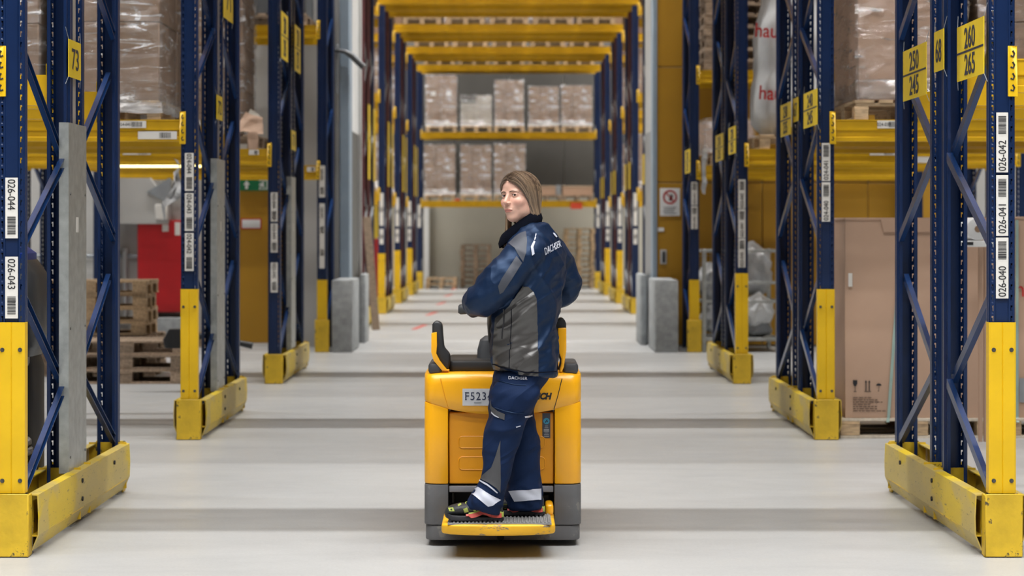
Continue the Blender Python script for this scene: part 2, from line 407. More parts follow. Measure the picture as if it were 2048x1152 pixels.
def brace_mesh(p, q, m):                          # C-section strut between two points of the YZ plane
    p, q = Vector(p), Vector(q); d = q-p; L = d.length
    b = MB()
    b.prism([(-0.014, -0.024), (0.014, -0.024), (0.014, -0.020), (-0.010, -0.020), (-0.010, 0.020), (0.014, 0.020), (0.014, 0.024), (-0.014, 0.024)], 'y', 0, L)
    me = b.mesh('brace', m)
    ang = math.atan2(d.z, d.y); flp = abs(ang) > PI/2
    me.transform(Matrix.Translation(p) @ Matrix.Rotation(ang, 4, 'X'))
    return me
_br = {}
def brace_set(side, m, top=TOP, flip=False):
    k = (side, m.name, flip)
    if k in _br: return _br[k]
    out = []; z = 0.32; i = 0
    s = -1 if side > 0 else 1                      # braces sit towards the passage
    while z < top-1.0:
        ya, yb = (1.015, 0.085) if flip else (0.085, 1.015)
        out.append(brace_mesh((s*0.040, ya, z), (s*0.020, yb, z+0.43), m))
        out.append(brace_mesh((s*0.012, yb, z+0.45), (s*0.030, ya, z+0.95), m))
        z += 1.18
    _br[k] = out; return out
# yellow sleeve over the foot of a front upright
gb = MB()
gb.prism([(-0.064, 0.05), (-0.064, -0.008), (-0.056, -0.013), (-0.004, -0.013), (0.0, -0.009), (0.004, -0.013), (0.056, -0.013), (0.064, -0.008), (0.064, 0.05), (0.061, 0.05), (0.061, -0.005), (-0.061, -0.005), (-0.061, 0.05)], 'z', 0.30, 1.11)
GUARD = gb.mesh('post_guard', M_YEL)
gb4 = MB(); gb4.prism([(-0.064, 0.05), (-0.064, -0.008), (-0.056, -0.013), (0.056, -0.013), (0.064, -0.008), (0.064, 0.05), (0.061, 0.05), (0.061, -0.005), (-0.061, -0.005), (-0.061, 0.05)], 'z', 0.40, 0.915)
GUARD4 = gb4.mesh('post_guard', M_YEL)
bb = MB(); bb.tube([(0, -0.016, 0), (0, -0.012, 0)], [0.010, 0.011], 10); bb.tube([(0, -0.021, 0), (0, -0.015, 0)], 0.006, 6)
BOLT = bb.mesh('bolt', M_BOLT)

def barcode_mesh(w, h, seed):
    r = random.Random(seed); b = MB(); x = -w/2
    while x < w/2-0.002:
        t = r.choice([0.0016, 0.0016, 0.003, 0.0042]); t = min(t, w/2-x)
        b.box(x, x+t, -0.0006, 0.0006, -h/2, h/2); x += t+r.choice([0.0018, 0.003, 0.004])
    return b.mesh('barcode', M_INK, fix=False)
BARS = [barcode_mesh(0.085, 0.046, k) for k in range(4)]
def location_label(parent, text, x, z, length, width, updown, seed, far=False):
    """a paper label on the face of an upright: number and bars turned to run along the post"""
    me = MB().box(-width/2, width/2, -0.0012, 0.0012, -length/2, length/2).mesh('location_label', M_WHITE, fix=False)
    o = link('location_label', me, parent, (x, -0.0035, z), label='white paper label printed '+text if text else None)
    s = 1 if updown > 0 else -1                   # +1 number at the top reading downwards, -1 reading upwards
    if text:
        link('lettering', text_mesh(text, 0.052, M_INK, 0.85), o, (0, -0.0022, s*length*0.22), (0, s*PI/2, 0))
    link('barcode', BARS[seed % 4], o, (0, -0.0022, -s*length*0.29 if text else 0), (0, PI/2, 0), (1, 1, width*0.66/0.046))
    return o

def rack_frame(x, y, side, label, near=True, front=True, guard=False, rear_red=False, front_red=False, labels=(), braces=True, mk_guard4=False, group=None, flip=False, name='rack_upright'):
    t = thing(name, label, 'rack frame', (x, y, 0), group=group)
    pm = POST if near else POSTP
    link('post', POSTR if front_red else pm, t); link('post', POSTR if rear_red else pm, t, (0, 1.1, 0), (0, 0, PI))
    link('foot_plate', FOOT, t); link('foot_plate', FOOT, t, (0, 1.1, 0), (0, 0, PI))
    if braces:
        for me in brace_set(side, M_BLUEB if near else M_STEEL, TOP, flip): link('brace', me, t)
    if guard:
        g = link('post_guard', GUARD, t, label='yellow steel sleeve with dark bolts')
        for bx, bz in ((-0.042, 0.36), (0.042, 0.36), (-0.042, 0.98), (0.042, 0.98)): link('bolt', BOLT, g, (bx, 0, bz))
    if mk_guard4: link('post_guard', GUARD4, t, label='yellow steel sleeve')
    for k, (txt, z, ln, wd, ud) in enumerate(labels): location_label(t, txt, 0 if near else 0, z, ln, wd, ud, k)
    return t

# ---- yellow base guard around the foot of a double rack
def base_guard(x, y, side, label, name='rack_end_guard', length=2.44):
    """side -1: rack on the left, passage towards +x"""
    t = thing(name, label, 'rack guard', (x, y, 0))
    s = -side
    def cap(y0, dirn):
        b = MB(); w = 0.088
        b.box(-w, w, y0, y0+dirn*0.010, 0.004, 0.30) if dirn > 0 else b.box(-w, w, y0+dirn*0.010, y0, 0.004, 0.30)
        for q in (-1, 1):
            xa, xb = sorted((q*w, q*(w-0.010))); ya, yb = sorted((y0+dirn*0.010, y0+dirn*0.085))
            b.box(xa, xb, ya, yb, 0.004, 0.295)
        return b.mesh('end_cap', M_BOX, 0.003, 1)
    link('end_cap', cap(-0.045, 1), t, label='battered yellow end cap')
    link('end_cap', cap(1.1+0.25+1.1+0.045, -1), t)
    # side planks: bent channel with a lip that turns in at the floor
    def plank(xo, d):
        prof = [(xo-d*0.048, 0.292), (xo, 0.288), (xo+d*0.003, 0.18), (xo+d*0.001, 0.095), (xo-d*0.028, 0.022)]
        b = MB(); y0, y1 = 0.035, 2.45; n = 12
        for (a0, b0), (a1, b1) in zip(prof, prof[1:]):
            for k in range(n):
                ya, yb = y0+(y1-y0)*k/n, y0+(y1-y0)*(k+1)/n
                w = lambda yy, zz: 0.0025*math.sin(yy*5+zz*9)*(1 if zz < 0.25 else 0.3)
                b.face([(a0+d*w(ya, b0), ya, b0), (a0+d*w(yb, b0), yb, b0), (a1+d*w(yb, b1), yb, b1), (a1+d*w(ya, b1), ya, b1)])
        me = b.mesh('side_plank', M_PLANK, solid=0.006)
        return me
    xo = s*0.118
    link('side_plank', plank(xo, s), t, label='scuffed pale yellow side plank')
    link('side_plank', plank(-xo, -s), t)
    fl = MB(); a, c = sorted((s*0.075, s*0.118)); fl.box(a, c, 0.038, 2.44, 0.088, 0.094)
    w0, w1 = sorted((s*0.075, s*0.081)); fl.box(w0, w1, 0.1, 2.40, 0.03, 0.25)
    link('channel_web', fl.mesh('channel_web', M_BOX), t)
    for yy in (1.07, 1.33, 2.40):
        link('cross_plate', MB().box(-0.11, 0.11, yy-0.005, yy+0.005, 0.03, 0.30).mesh('cross_plate', M_BOX), t)
    for yy, zz in ((1.05, 0.235), (1.05, 0.14), (1.95, 0.23)):
        link('bolt_hole', MB().tube([(s*0.128, yy, zz), (s*0.120, yy, zz)], 0.012, 8).mesh('bolt_hole', M_DARK), t)
    return t

# ---- yellow beams
def beam_mesh(L):
    b = MB()
    prof = [(0.0, 0.0), (0.0, 0.030), (0.010, 0.036), (0.010, 0.078), (0.0, 0.084), (0.0, 0.150), (-0.006, 0.153), (-0.006, 0.160), (0.052, 0.160), (0.052, 0.0)]
    b.prism(prof, 'x', -L/2, L/2)
    return b.mesh('beam', M_BEAM)
_bm = {}
def connector_mesh():
    b = MB(); b.box(-0.022, 0.022, -0.006, 0.0, -0.04, 0.20); b.box(0.018, 0.022, -0.006, 0.05, -0.04, 0.20)
    return b.mesh('end_connector', M_YEL, 0.003, 1)
CONN = connector_mesh()
hk = MB()
for k in range(4): hk.tube([(-0.010, -0.0075, -0.008+k*0.054), (0.003, -0.0075, -0.013+k*0.054), (0.008, -0.0075, 0.002+k*0.054), (0.0, -0.0075, 0.016+k*0.054)], 0.0045, 6)
HOOKS = hk.mesh('hook_slots', M_INK)
def rack_beam(x0, x1, yface, z, label, face=-1, conns=True, labels=(), group=None, words=()):
    """beam from x0 to x1; face -1: hung on the front of an upright, +1: on its back"""
    L = x1-x0
    if round(L, 3) not in _bm: _bm[round(L, 3)] = beam_mesh(L)
    t = thing('rack_beam', label, 'rack beam', ((x0+x1)/2, yface, z), 0 if face < 0 else PI, group)
    t['kind'] = 'thing'
    link('beam', _bm[round(L, 3)], t, (0, 0.004, 0))
    if conns:
        for s in (-1, 1):
            c = link('end_connector', CONN, t, (s*(L/2+0.014), -0.002, 0.02), (0, 0, 0), (-s, 1, 1))
            link('hook_slots', HOOKS, c)
    for k, (px_, w, h, zz) in enumerate(labels):
        lb = link('beam_label', MB().box(-w/2, w/2, -0.002, 0, -h/2, h/2).mesh('beam_label', M_WHITE), t, (px_-(x0+x1)/2, -0.002 if zz > 0.08 else 0.002, zz), label='white printed beam label')
        if k < len(words) and words[k]: link('lettering', text_mesh(words[k], h*0.62, M_INK, 0.85), lb, (-w*0.2, -0.0026, 0))
        link('barcode', BARS[k % 4], lb, (w*0.2, -0.0026, 0), (0, 0, 0), (min(1, w*0.35/0.085), 1, h*0.7/0.046))
    return t

WORD = {-1: 'left', 1: 'right'}
BAY = 2.70
def xin(side): return XL if side < 0 else XR
# near hall: three double racks on each side
LAB = {(-1, 0): [('026-044', ZA(416, 10.03), 0.288, 0.059, 1), ('026-043', ZA(575, 10.03), 0.293, 0.060, 1)],
       (1, 0): [('026-042', ZA(285, 10.03), 0.284, 0.056, -1), ('026-041', ZA(411, 10.03), 0.288, 0.057, -1), ('026-040', ZA(536, 10.03), 0.289, 0.059, -1)],
       (-1, 1): [('024-044', ZA(344, 15.6), 0.28, 0.065, 1), ('024-043', ZA(424, 15.6), 0.28, 0.065, 1), ('024-042', ZA(504, 15.6), 0.28, 0.065, 1)],
       (1, 1): [('024-041', ZA(324, 15.6), 0.28, 0.062, -1), ('024-040', ZA(404, 15.6), 0.29, 0.062, -1)],
       (-1, 2): [('022-044', ZA(414, 21.24), 0.29, 0.068, 1), ('022-043', ZA(476, 21.24), 0.29, 0.068, 1), ('022-042', ZA(555, 21.24), 0.30, 0.070, 1)],
       (1, 2): [('022-042', ZA(388, 21.24), 0.29, 0.072, -1), ('022-041', ZA(447, 21.24), 0.29, 0.072, -1), ('022-040', ZA(506, 21.24), 0.29, 0.072, -1)]}
for i, (y, word) in enumerate(NEAR):
    for s in (-1, 1):
        x = xin(s); lr = WORD[s]
        nums = ' and '.join(l[0] for l in LAB[(s, i)][:2])
        rack_frame(x, y, s, f'blue slotted rack frame with labels {nums} at the {lr} passage edge', guard=not (s < 0 and i == 2), labels=LAB[(s, i)])
        rack_frame(x, y+1.35, s, f'rear blue rack frame of the {word} rack on the {lr} of the passage', flip=True)
        base_guard(x, y, s, f'yellow steel guard around the foot of the {word} rack on the {lr}')
        bl = {0: 'front beam', 1: 'second beam back', 2: 'third beam back', 3: 'rear beam'}
        xa, xb = (x-0.0615-BAY, x-0.0615) if s < 0 else (x+0.0615, x+0.0615+BAY)
        for k, (yy, fc) in enumerate(((y, -1), (y+1.1, 1), (y+1.35, -1), (y+2.45, 1))):
            if fc > 0: continue_y = yy
            lbs = []
            if k == 0 and i == 1 and s < 0: lbs = [(XA(262, 15.6), 0.225, 0.052, 0.125), (XA(315, 15.6), 0.287, 0.058, 0.045)]
            if k == 0 and i == 1 and s > 0: lbs = [(XA(1776, 15.6), 0.16, 0.058, 0.125)]
            if k == 0 and i == 2 and s < 0: lbs = [(XA(274, 21.24), 0.28, 0.05, 0.125), (XA(508, 21.24), 0.1, 0.05, 0.125)]
            if k == 0 and i == 2 and s > 0: lbs = [(XA(1766, 21.24), 0.27, 0.06, 0.125), (XA(1862, 21.24), 0.3, 0.06, 0.05)]
            rack_beam(xa, xb, yy-0.004 if fc < 0 else yy+0.004, 2.20, f'yellow rack beam on the {lr} of the {word} rack, {bl[k]}', fc, True, lbs, None, {(1, -1): ('024-045',), (1, 1): ('024-039',)}.get((i, s), ()) if k == 0 else ())
# further frames one bay out
for s in (-1, 1):
    x = xin(s)+s*(BAY+0.123)
    for i in (1, 2):
        y = NEAR[i][0]; w = NEAR[i][1]
        rack_frame(x, y, s, f'blue rack frame one bay out from the passage, {WORD[s]} {w} rack, front')
        rack_frame(x, y+1.35, s, f'blue rack frame one bay out from the passage, {WORD[s]} {w} rack, rear')
    rack_frame(x, 26.68, s, f'blue rack frame one bay out against the cross wall on the {WORD[s]}')
# fourth, single rack against the wall
def small_box(x, y, h, label):
    b = MB(); b.box(-0.088, 0.088, -0.04, -0.028, 0.004, h)
    for q in (-1, 1): b.box(min(q*0.088, q*0.078), max(q*0.088, q*0.078), -0.028, 0.07, 0.004, h)
    t = tag(link('post_foot_guard', b.mesh('post_foot_guard', M_BOX, 0.003, 1), loc=(x, y, 0)), label, 'rack guard'); return t
for s in (-1, 1):
    x = xin(s); lr = WORD[s]; xs_ = x
    lbl = [('020-042', ZA(363, 26.68), 0.40, 0.075, 1), ('020-041', ZA(440, 26.68), 0.42, 0.068, 1), ('', ZA(505, 26.68), 0.40, 0.066, 1)] if s < 0 else [('020-041', ZA(387, 26.68), 0.29, 0.078, -1), ('020-040', ZA(435, 26.68), 0.29, 0.078, -1)]
    rack_frame(x, 26.68, s, f'blue rack frame against the cross wall on the {lr} of the opening', labels=lbl, mk_guard4=True)
    small_box(x, 26.68, 0.41, f'yellow foot guard of the last upright on the {lr} before the opening')
    xa, xb = (x-0.0615-BAY, x-0.0615) if s < 0 else (x+0.0615, x+0.0615+BAY)
    lv = [(2.20, 'head-height'), (3.97 if s < 0 else 3.40, 'upper')]
    for z, w in lv:
        rack_beam(xa, xb, 26.676, z, f'{w} yellow front beam of the last rack on the {lr} before the wall', -1, True, [(XA(622, 26.68), 0.1, 0.06, 0.11)] if (s < 0 and z < 3) else [])
        rack_beam(xa, xb, 27.784, z, f'{w} yellow rear beam of the last rack on the {lr} before the wall', 1)
# bridging beams over the passage carry the pallets whose shade crosses the floor
def bridge(ys, word, near):
    for k, yy in enumerate(ys):
        rack_beam(XL-0.05, XR+0.05, yy, TOP+0.03, f'yellow beam bridging the passage above the {word} rack, {["foremost", "second", "third", "rearmost"][k]} of its beams', -1, False)
BR = []
for y, w in NEAR: BR.append((y, w, [y, y+1.06, y+1.35, y+2.41]))
FW = ['first', 'second', 'third', 'fourth']
for k, y in enumerate(FAR): BR.append((y, FW[k]+' rear-hall', [y, y+1.06, y+1.35, y+2.41]))
BR.append((55.1, 'end', [55.1, 56.16]))
for y, w, ys in BR: bridge(ys, w, True)
ZU = 7.95                         # unseen next level up, added to shade the floor
for y, w, ys in BR[1:-1]:
    for k, yy in enumerate((ys[0], ys[-1])):
        rack_beam(XL-0.05, XR+0.05, yy, ZU, f'unseen yellow upper beam under the shading loads, {w} rack, {"front" if k == 0 else "rear"}', -1, False)

# ---- rear hall racks
BOXF = {}
for k, y in enumerate(FAR):
    for s in (-1, 1):
        x = xin(s)+(0.02 if s < 0 else -0.02); lr = WORD[s]; w = FW[k]
        g = not (s > 0 and k == 1)
        rack_frame(x, y, s, f'front rack frame on the {lr} of the {w} rack in the rear hall', near=False, front_red=(k == 0), rear_red=True, guard=g and k > 0,
                   labels=[('', 1.92, 0.6, 0.07, 1), ('', 1.42, 0.28, 0.07, 1)] if k else [])
        rack_frame(x, y+1.35, s, f'back rack frame on the {lr} of the {w} rack in the rear hall', near=False, front_red=True)
        base_guard(x, y, s, f'yellow guard at the foot of the {w} rack on the {lr} of the rear hall')
        xa, xb = (x-0.0615-BAY, x-0.0615) if s < 0 else (x+0.0615, x+0.0615+BAY)
        for z in (2.10, 3.90):
            for yy, fc in ((y-0.004, -1), (y+2.454, 1)):
                rack_beam(xa, xb, yy, z, f'yellow {"lower" if z < 3 else "upper"} side beam on the {lr} of the {w} rear-hall rack, {"front" if fc < 0 else "back"}', fc)
for s in (-1, 1):
    rack_frame(xin(s)+(0.02 if s < 0 else -0.02), 55.1, s, f'blue end rack frame on the {WORD[s]} across the back of the hall', near=False, rear_red=False, labels=[('', 1.9, 0.6, 0.07, 1)])
    small_box(xin(s)+(0.02 if s < 0 else -0.02), 55.1, 0.45, f'yellow foot guard of the end rack on the {WORD[s]} at the back')
for z, w in ((2.14, 'lower'), (3.93, 'upper')):
    rack_beam(XL+0.09, XR-0.09, 55.096, z, f'{w} yellow shelf beam across the end rack, front', -1)
    rack_beam(XL+0.09, XR-0.09, 56.2, z, f'{w} yellow shelf beam across the end rack, rear', 1)

# ---- aisle signs hung in the passage plane
def aisle_sign(side, px0, px1, py0, py1, Yc, lines, label, X=2.245):
    """yellow plate lying in the plane of the uprights, seen from the passage"""
    Xp = side*X
    Ya, Yb = sorted((Xp*FPX/(px0-VX), Xp*FPX/(px1-VX))); L = Yb-Ya
    zc = CH-((py0+py1)/2-VY)*((Ya+Yb)/2)/FPX; H = (py1-py0)*((Ya+Yb)/2)/FPX*0.93
    t = thing('aisle_sign', label, 'sign', (Xp, (Ya+Yb)/2, zc), rot=(0, 0, -PI/2 if side > 0 else PI/2))
    link('sign_plate', boxmesh('sign_plate', L, 0.004, H, M_SIGN, 0.0), t, (0, 0.002, -H/2))
    if len(lines) == 2:
        for k, tx in enumerate(lines):
            if tx: link('lettering', text_mesh(tx, H*0.52, M_SIGNINK, L*0.44/(H*0.52*1.62), bold=0.002), t, (0, -0.002, H*0.24 if k == 0 else -H*0.24))
        link('divider_line', MB().box(-L/2, L/2, -0.0012, 0, -0.005, 0.005).mesh('divider_line', M_SIGNINK), t, (0, -0.0005, 0))
    elif lines: link('lettering', text_mesh(lines[0], H*0.80, M_SIGNINK, L*0.68/(H*0.80*1.08), bold=0.001), t, (0, -0.002, 0))
    w = MB()
    for q in (-1, 1):
        w.tube([(q*(L/2-0.01), 0.001, H/2-0.01), (q*(L/2+0.03), 0.012, H/2+0.06)], 0.0016, 5)
        w.tube([(q*(L/2-0.01), 0.001, -H/2+0.01), (q*(L/2+0.03), 0.012, -H/2-0.04)], 0.0016, 5)
    link('wire_ties', w.mesh('wire_ties', M_STEEL), t, kind='stuff')
    return t
aisle_sign(1, 1914, 1967, 40, 160, 10.3, ['260', '265'], 'larger yellow sign reading 260 over 265 beside the front post, nearest right rack')
aisle_sign(1, 1806, 1852, 90, 200, 11.7, ['250', '245'], 'yellow sign reading 250 over 245 hung by the rear post, nearest right rack')
aisle_sign(1, 1868, 1887, 58, 145, 11.2, ['68'], 'narrow yellow sign reading 68 between the two posts of the nearest right rack', 2.268)
aisle_sign(-1, 138, 162, 80, 160, 11.1, ['73'], 'yellow sign reading 73 above the grey cover strip of the nearest left rack', 2.285)
aisle_sign(1, 1607, 1634, 180, 256, 16, ['240', '245'], 'yellow sign reading 240 over 245 on the second right rack')
aisle_sign(1, 1561, 1581, 205, 274, 17.5, ['230', '235'], 'yellow sign at the rear post of the second right rack', 2.24)
aisle_sign(1, 1586, 1596, 194, 245, 16.8, ['67'], 'small yellow sign between the signs of the second right rack', 2.268)
aisle_sign(1, 1457, 1471, 252, 310, 21.6, ['220', '225'], 'yellow sign on the front upright of the third right rack')
aisle_sign(1, 1431, 1446, 267, 324, 23, ['210', '215'], 'yellow sign on the rear upright of the third right rack')
aisle_sign(1, 1370, 1380, 298, 348, 27, ['200', '205'], 'small yellow sign on the last right upright by the ochre wall')
aisle_sign(-1, 448, 466, -46, 44, 17, ['71'], 'yellow sign cut by the picture top on the second left rack', 2.275)
aisle_sign(-1, 434, 445, 190, 242, 16.6, ['72'], 'small yellow sign above the cover strip of the second left rack', 2.288)
aisle_sign(-1, 563, 576, 24, 124, 21.5, ['280', '285'], 'tall yellow sign on the front upright of the third left rack')
aisle_sign(-1, 590, 601, 50, 148, 22.8, ['270', '275'], 'tall yellow sign on the rear upright of the third left rack')
aisle_sign(-1, 583, 592, 260, 302, 22.4, ['71'], 'small yellow sign above the cover strip of the third left rack', 2.288)
for k, y in enumerate(FAR):
    for s in (-1, 1):
        for j, yy in enumerate((0.3, 1.6)):
            t = thing('aisle_sign', f'{"front" if j == 0 else "back"} yellow plate on the {WORD[s]} of the {FW[k]} rear-hall rack', 'sign', (s*2.24, y+yy+0.3, 2.95 if s < 0 else 2.55), rot=(0, 0, -s*PI/2))
            link('sign_plate', boxmesh('sign_plate', 0.5, 0.004, 1.2 if s < 0 else 0.5, M_SIGN), t, (0, 0, -0.6 if s < 0 else -0.25))
# ---- galvanised cover strips beside the left racks
for i, (y, w) in enumerate(NEAR):
    b = MB(); b.box(-0.004, 0, 0, 0.46, 0, 1.82); b.box(-0.05, -0.004, 0, 0.004, 0, 1.82); b.box(-0.05, -0.004, 0.456, 0.46, 0, 1.82)
    t = thing('cover_strip', f'grey galvanised cover strip on the {w} left rack between its two frames', 'cover strip', (XL+0.070+0.006, y+0.93, 0.285))
    link('cover_sheet', b.mesh('cover_sheet', M_GALV), t)
    link('upper_rail', MB().box(-0.05, -0.025, 0.20, 0.30, 1.82, 3.9).mesh('upper_rail', mat('beige_rail', (0.36, 0.33, 0.29), 0.5)), t, label='beige rail above the sheet')
    for z in (0.08, 0.75, 1.45):
        for yy in (0.04, 0.42): link('screw', MB().tube([(0, yy, z), (0.004, yy, z)], 0.007, 8).mesh('screw', M_BOLT), t)
    link('sticker', MB().box(0, 0.001, 0.19, 0.25, 1.25, 1.33).mesh('sticker', M_WHITE), t, label='small white sticker')
# ================================================================ pallets and goods
PL, PW, PH = 1.2, 0.8, 0.144
_pp = {}
def pallet(name, label, x, y, z, wood=M_WOOD, rotz=0, group=None, L=PL, Wd=PW, parts=True, seed=0):
    """pallet with its blocks and boards; long side along local y, front (0.8 m) side facing -y"""
    r = random.Random(seed+int(x*100)+int(z*1000))
    if not parts:
        k = (wood.name, L, Wd)
        if k not in _pp:
            b = MB()
            for i in range(3):
                for j in range(3): b.box(-Wd/2+i*(Wd-0.1)/2, -Wd/2+i*(Wd-0.1)/2+0.1, -L/2+j*(L-0.145)/2, -L/2+j*(L-0.145)/2+0.145, 0.022, 0.1)
                b.box(-Wd/2+i*(Wd-0.1)/2, -Wd/2+i*(Wd-0.1)/2+0.1, -L/2, L/2, 0, 0.022)
                b.box(-Wd/2, Wd/2, -L/2+i*(L-0.145)/2, -L/2+i*(L-0.145)/2+0.145, 0.1, 0.122)
            for i in range(5):
                w = 0.145 if i % 2 == 0 else 0.1
                c = -Wd/2+w/2+(Wd-w)*i/4
                b.box(c-w/2, c+w/2, -L/2, L/2, 0.122, 0.144)
            _pp[k] = b.mesh('pallet', wood)
        return tag(link(name, _pp[k], loc=(x, y, z), rot=(0, 0, rotz)), label, 'pallet', group)
    t = thing(name, label, 'pallet', (x, y, z), rotz, group)
    blk = boxmesh('block', 0.1, 0.145, 0.078, wood, 0.003); bot = boxmesh('bottom_board', 0.1, L, 0.022, wood, 0.002)
    crs = boxmesh('cross_board', Wd, 0.145, 0.022, wood, 0.002)
    t1 = boxmesh('deck_board', 0.145, L, 0.022, wood, 0.002); t2 = boxmesh('deck_board', 0.1, L, 0.022, wood, 0.002)
    j = lambda a: r.uniform(-a, a)
    for i in range(3):
        xx = -Wd/2+0.05+i*(Wd-0.1)/2
        link('bottom_board', bot, t, (xx+j(.004), j(.004), 0))
        for k in range(3): link('block', blk, t, (xx+j(.004), -L/2+0.0725+k*(L-0.145)/2+j(.003), 0.022))
        link('cross_board', crs, t, (j(.004), -L/2+0.0725+i*(L-0.145)/2, 0.1))
    for i in range(5):
        w = 0.145 if i % 2 == 0 else 0.1
        link('deck_board', t1 if i % 2 == 0 else t2, t, (-Wd/2+w/2+(Wd-w)*i/4+j(.006), j(.006), 0.122), (0, 0, j(.008)))
    return t

_ct = {}
def carton_mesh(sx, sy, sz, m, lab=False):
    k = (round(sx, 3), round(sy, 3), round(sz, 3), m.name, lab)
    if k not in _ct:
        b = MB(); b.box(-sx/2, sx/2, -sy/2, sy/2, 0, sz)
        me = b.mesh('carton', [m, M_TAPE, M_WHITE], 0.006, 1)
        _ct[k] = me
    return _ct[k]
_tape = {}
def film_mesh(w, d, h, seed, m, rag=0.012):
    """crumpled shell of stretch film around a load, open at the bottom"""
    nx, ny, nz = max(4, int(w/0.06)), max(4, int(d/0.09)), max(6, int(h/0.05))
    ring = [(-w/2+w*i/nx, -d/2) for i in range(nx)]+[(w/2, -d/2+d*i/ny) for i in range(ny)]+[(w/2-w*i/nx, d/2) for i in range(nx)]+[(-w/2, d/2-d*i/ny) for i in range(ny)]
    b = MB(); rows = []
    for k in range(nz+1):
        z = h*k/nz; row = []
        for (x, y) in ring:
            v = noise.noise(Vector((x*5+seed, y*5, z*9)))*rag+noise.noise(Vector((x*14, y*14+seed, z*30)))*rag*0.5
            c = 1+(v+0.010)/(0.5*max(w, d)); pinch = 1-0.012*(abs(x) > w*0.49 and abs(y) > d*0.49)
            row.append((x*c*pinch, y*c*pinch, z+abs(noise.noise(Vector((x*6, y*6, seed+3.3))))*0.03*(k in (0, nz))))
        rows.append(row)
    b.loft(rows, cap=False)
    top = [(x*0.55, y*0.55, h+0.012) for (x, y, z) in rows[-1]]
    b.loft([rows[-1], top], cap=False); b.face(top)
    me = b.mesh('stretch_film', m, smooth=True, fix=False)
    return me
def wrapped_load(label, x, y, z, w, d, h, nx, ny, nz, card=M_CARD, film=M_FILM, seed=0, group=None, rotz=0, stagger=True, top=None, paper=0, rag=0.012, name='wrapped_load', drop=-0.002):
    t = thing(name, label, 'wrapped load', (x, y, z), rotz, group)
    r = random.Random(seed)
    cw, cd, ch = w/nx, d/ny, h/nz
    for k in range(nz):
        for i in range(nx):
            for j in range(ny):
                if 0 < i < nx-1 and 0 < j < ny-1 and k < nz-1: continue
                if top and k >= nz-top and i < 1: continue
                o = link('carton', carton_mesh(cw-0.006, cd-0.006, ch-0.003, card), t, (-w/2+cw*(i+.5)+r.uniform(-.005, .005), -d/2+cd*(j+.5)+r.uniform(-.004, .004), ch*k), (0, 0, r.uniform(-.012, .012)))
                if paper and j == 0 and (k+paper) % 3 == 0:
                    link('label_sheet', boxmesh('label_sheet', cw*0.3, 0.002, ch*0.32, M_WHITE), o, (0, -cd/2, ch*0.4))
    if film: link('stretch_film', film_mesh(w+0.03, d+0.03, h+0.015, seed*1.7+2, film, rag), t, (0, 0, -drop))
    return t

# ---- goods standing above the passage on the bridging beams (their shade falls on the floor)
POSN = ['leftmost', 'second from left', 'middle', 'fourth from left', 'rightmost']
for bi, (y, w, ys) in enumerate(BR):
    zb = TOP+0.03+0.160
    for row in range(2 if len(ys) > 2 else 1):
        yc = ys[row*2]+0.56; rw = 'front' if row == 0 else 'rear'
        for k in range(5):
            x = -1.82+k*0.91
            h = [1.45, 1.2, 1.6, 1.3, 1.5][(k+bi+row) % 5]
            if bi < 3:
                pallet('pallet', f'wooden pallet high over the passage, {w} rack, {rw} row, {POSN[k]}', x, yc, zb, parts=False, group='bridge pallets')
                tag(link('carton_stack', carton_mesh(0.78, 1.15, h, M_CARD), loc=(x, yc, zb+PH)), f'carton load high over the passage, {w} rack, {rw} row, {POSN[k]}', 'carton load', 'carton loads above the passage')
            else:
                pallet('pallet', f'pallet on the bridging beams, {w} rack, {rw} row, {POSN[k]}', x, yc, zb, parts=False, group='bridge pallets in the rear hall')
                wrapped_load(f'wrapped cartons above the bridging beams, {w} rack, {rw} row, {POSN[k]}', x, yc, zb+PH, 0.76, 1.15, h, 2, 2, 4, film=M_FILMW if (k+bi) % 2 else M_FILM, seed=k+bi*7, group='wrapped loads above the rear passage')
            if len(ys) > 2 and bi > 0:  # unseen top level, added to deepen the dark floor bands
                pallet('pallet', f'unseen wooden pallet under a shading load, {w} rack, {rw} row, {POSN[k]}', x, yc, ZU+0.16, parts=False, group='unseen topmost pallets')
                tag(link('carton_stack', carton_mesh(0.82, 1.15, 3.0, M_CARD), loc=(x, yc, ZU+0.16+PH)), f'unseen tall carton load shading the floor, {w} rack, {rw} row, {POSN[k]}', 'carton load', 'unseen shading carton loads')
    tag(link('load_stop', boxmesh('load_stop', XR-XL, 0.05, 0.08, M_STEEL), loc=((XL+XR)/2, ys[-1]+0.1, zb)), f'steel stop rail behind the bridge pallets of the {w} rack', 'stop rail')

# ---- unseen upper bays beside the passage, filled with blocks added to shade the floor
for bi, (y, w, ys) in enumerate(BR[:-1]):
    for s in (-1, 1):
        x0 = xin(s)+s*0.0615; xa, xb = sorted((x0, x0+s*BAY))
        for row in range(2):
            rw = 'front' if row == 0 else 'rear'
            rack_beam(xa, xb, ys[0]-0.004 if row == 0 else ys[0]+2.454, TOP-0.17, f'unseen yellow top beam for the shading block on the {WORD[s]} of the {w} rack, {rw}', -1 if row == 0 else 1)
            tag(link('carton_stack', carton_mesh(2.5, 1.1, 5.4, M_CARD), loc=((xa+xb)/2, ys[row*2]+0.55, TOP-0.01)), f'tall unseen shading block of cartons in the {rw} top bay, {WORD[s]} of the {w} rack', 'carton load', 'unseen top bay shading blocks')

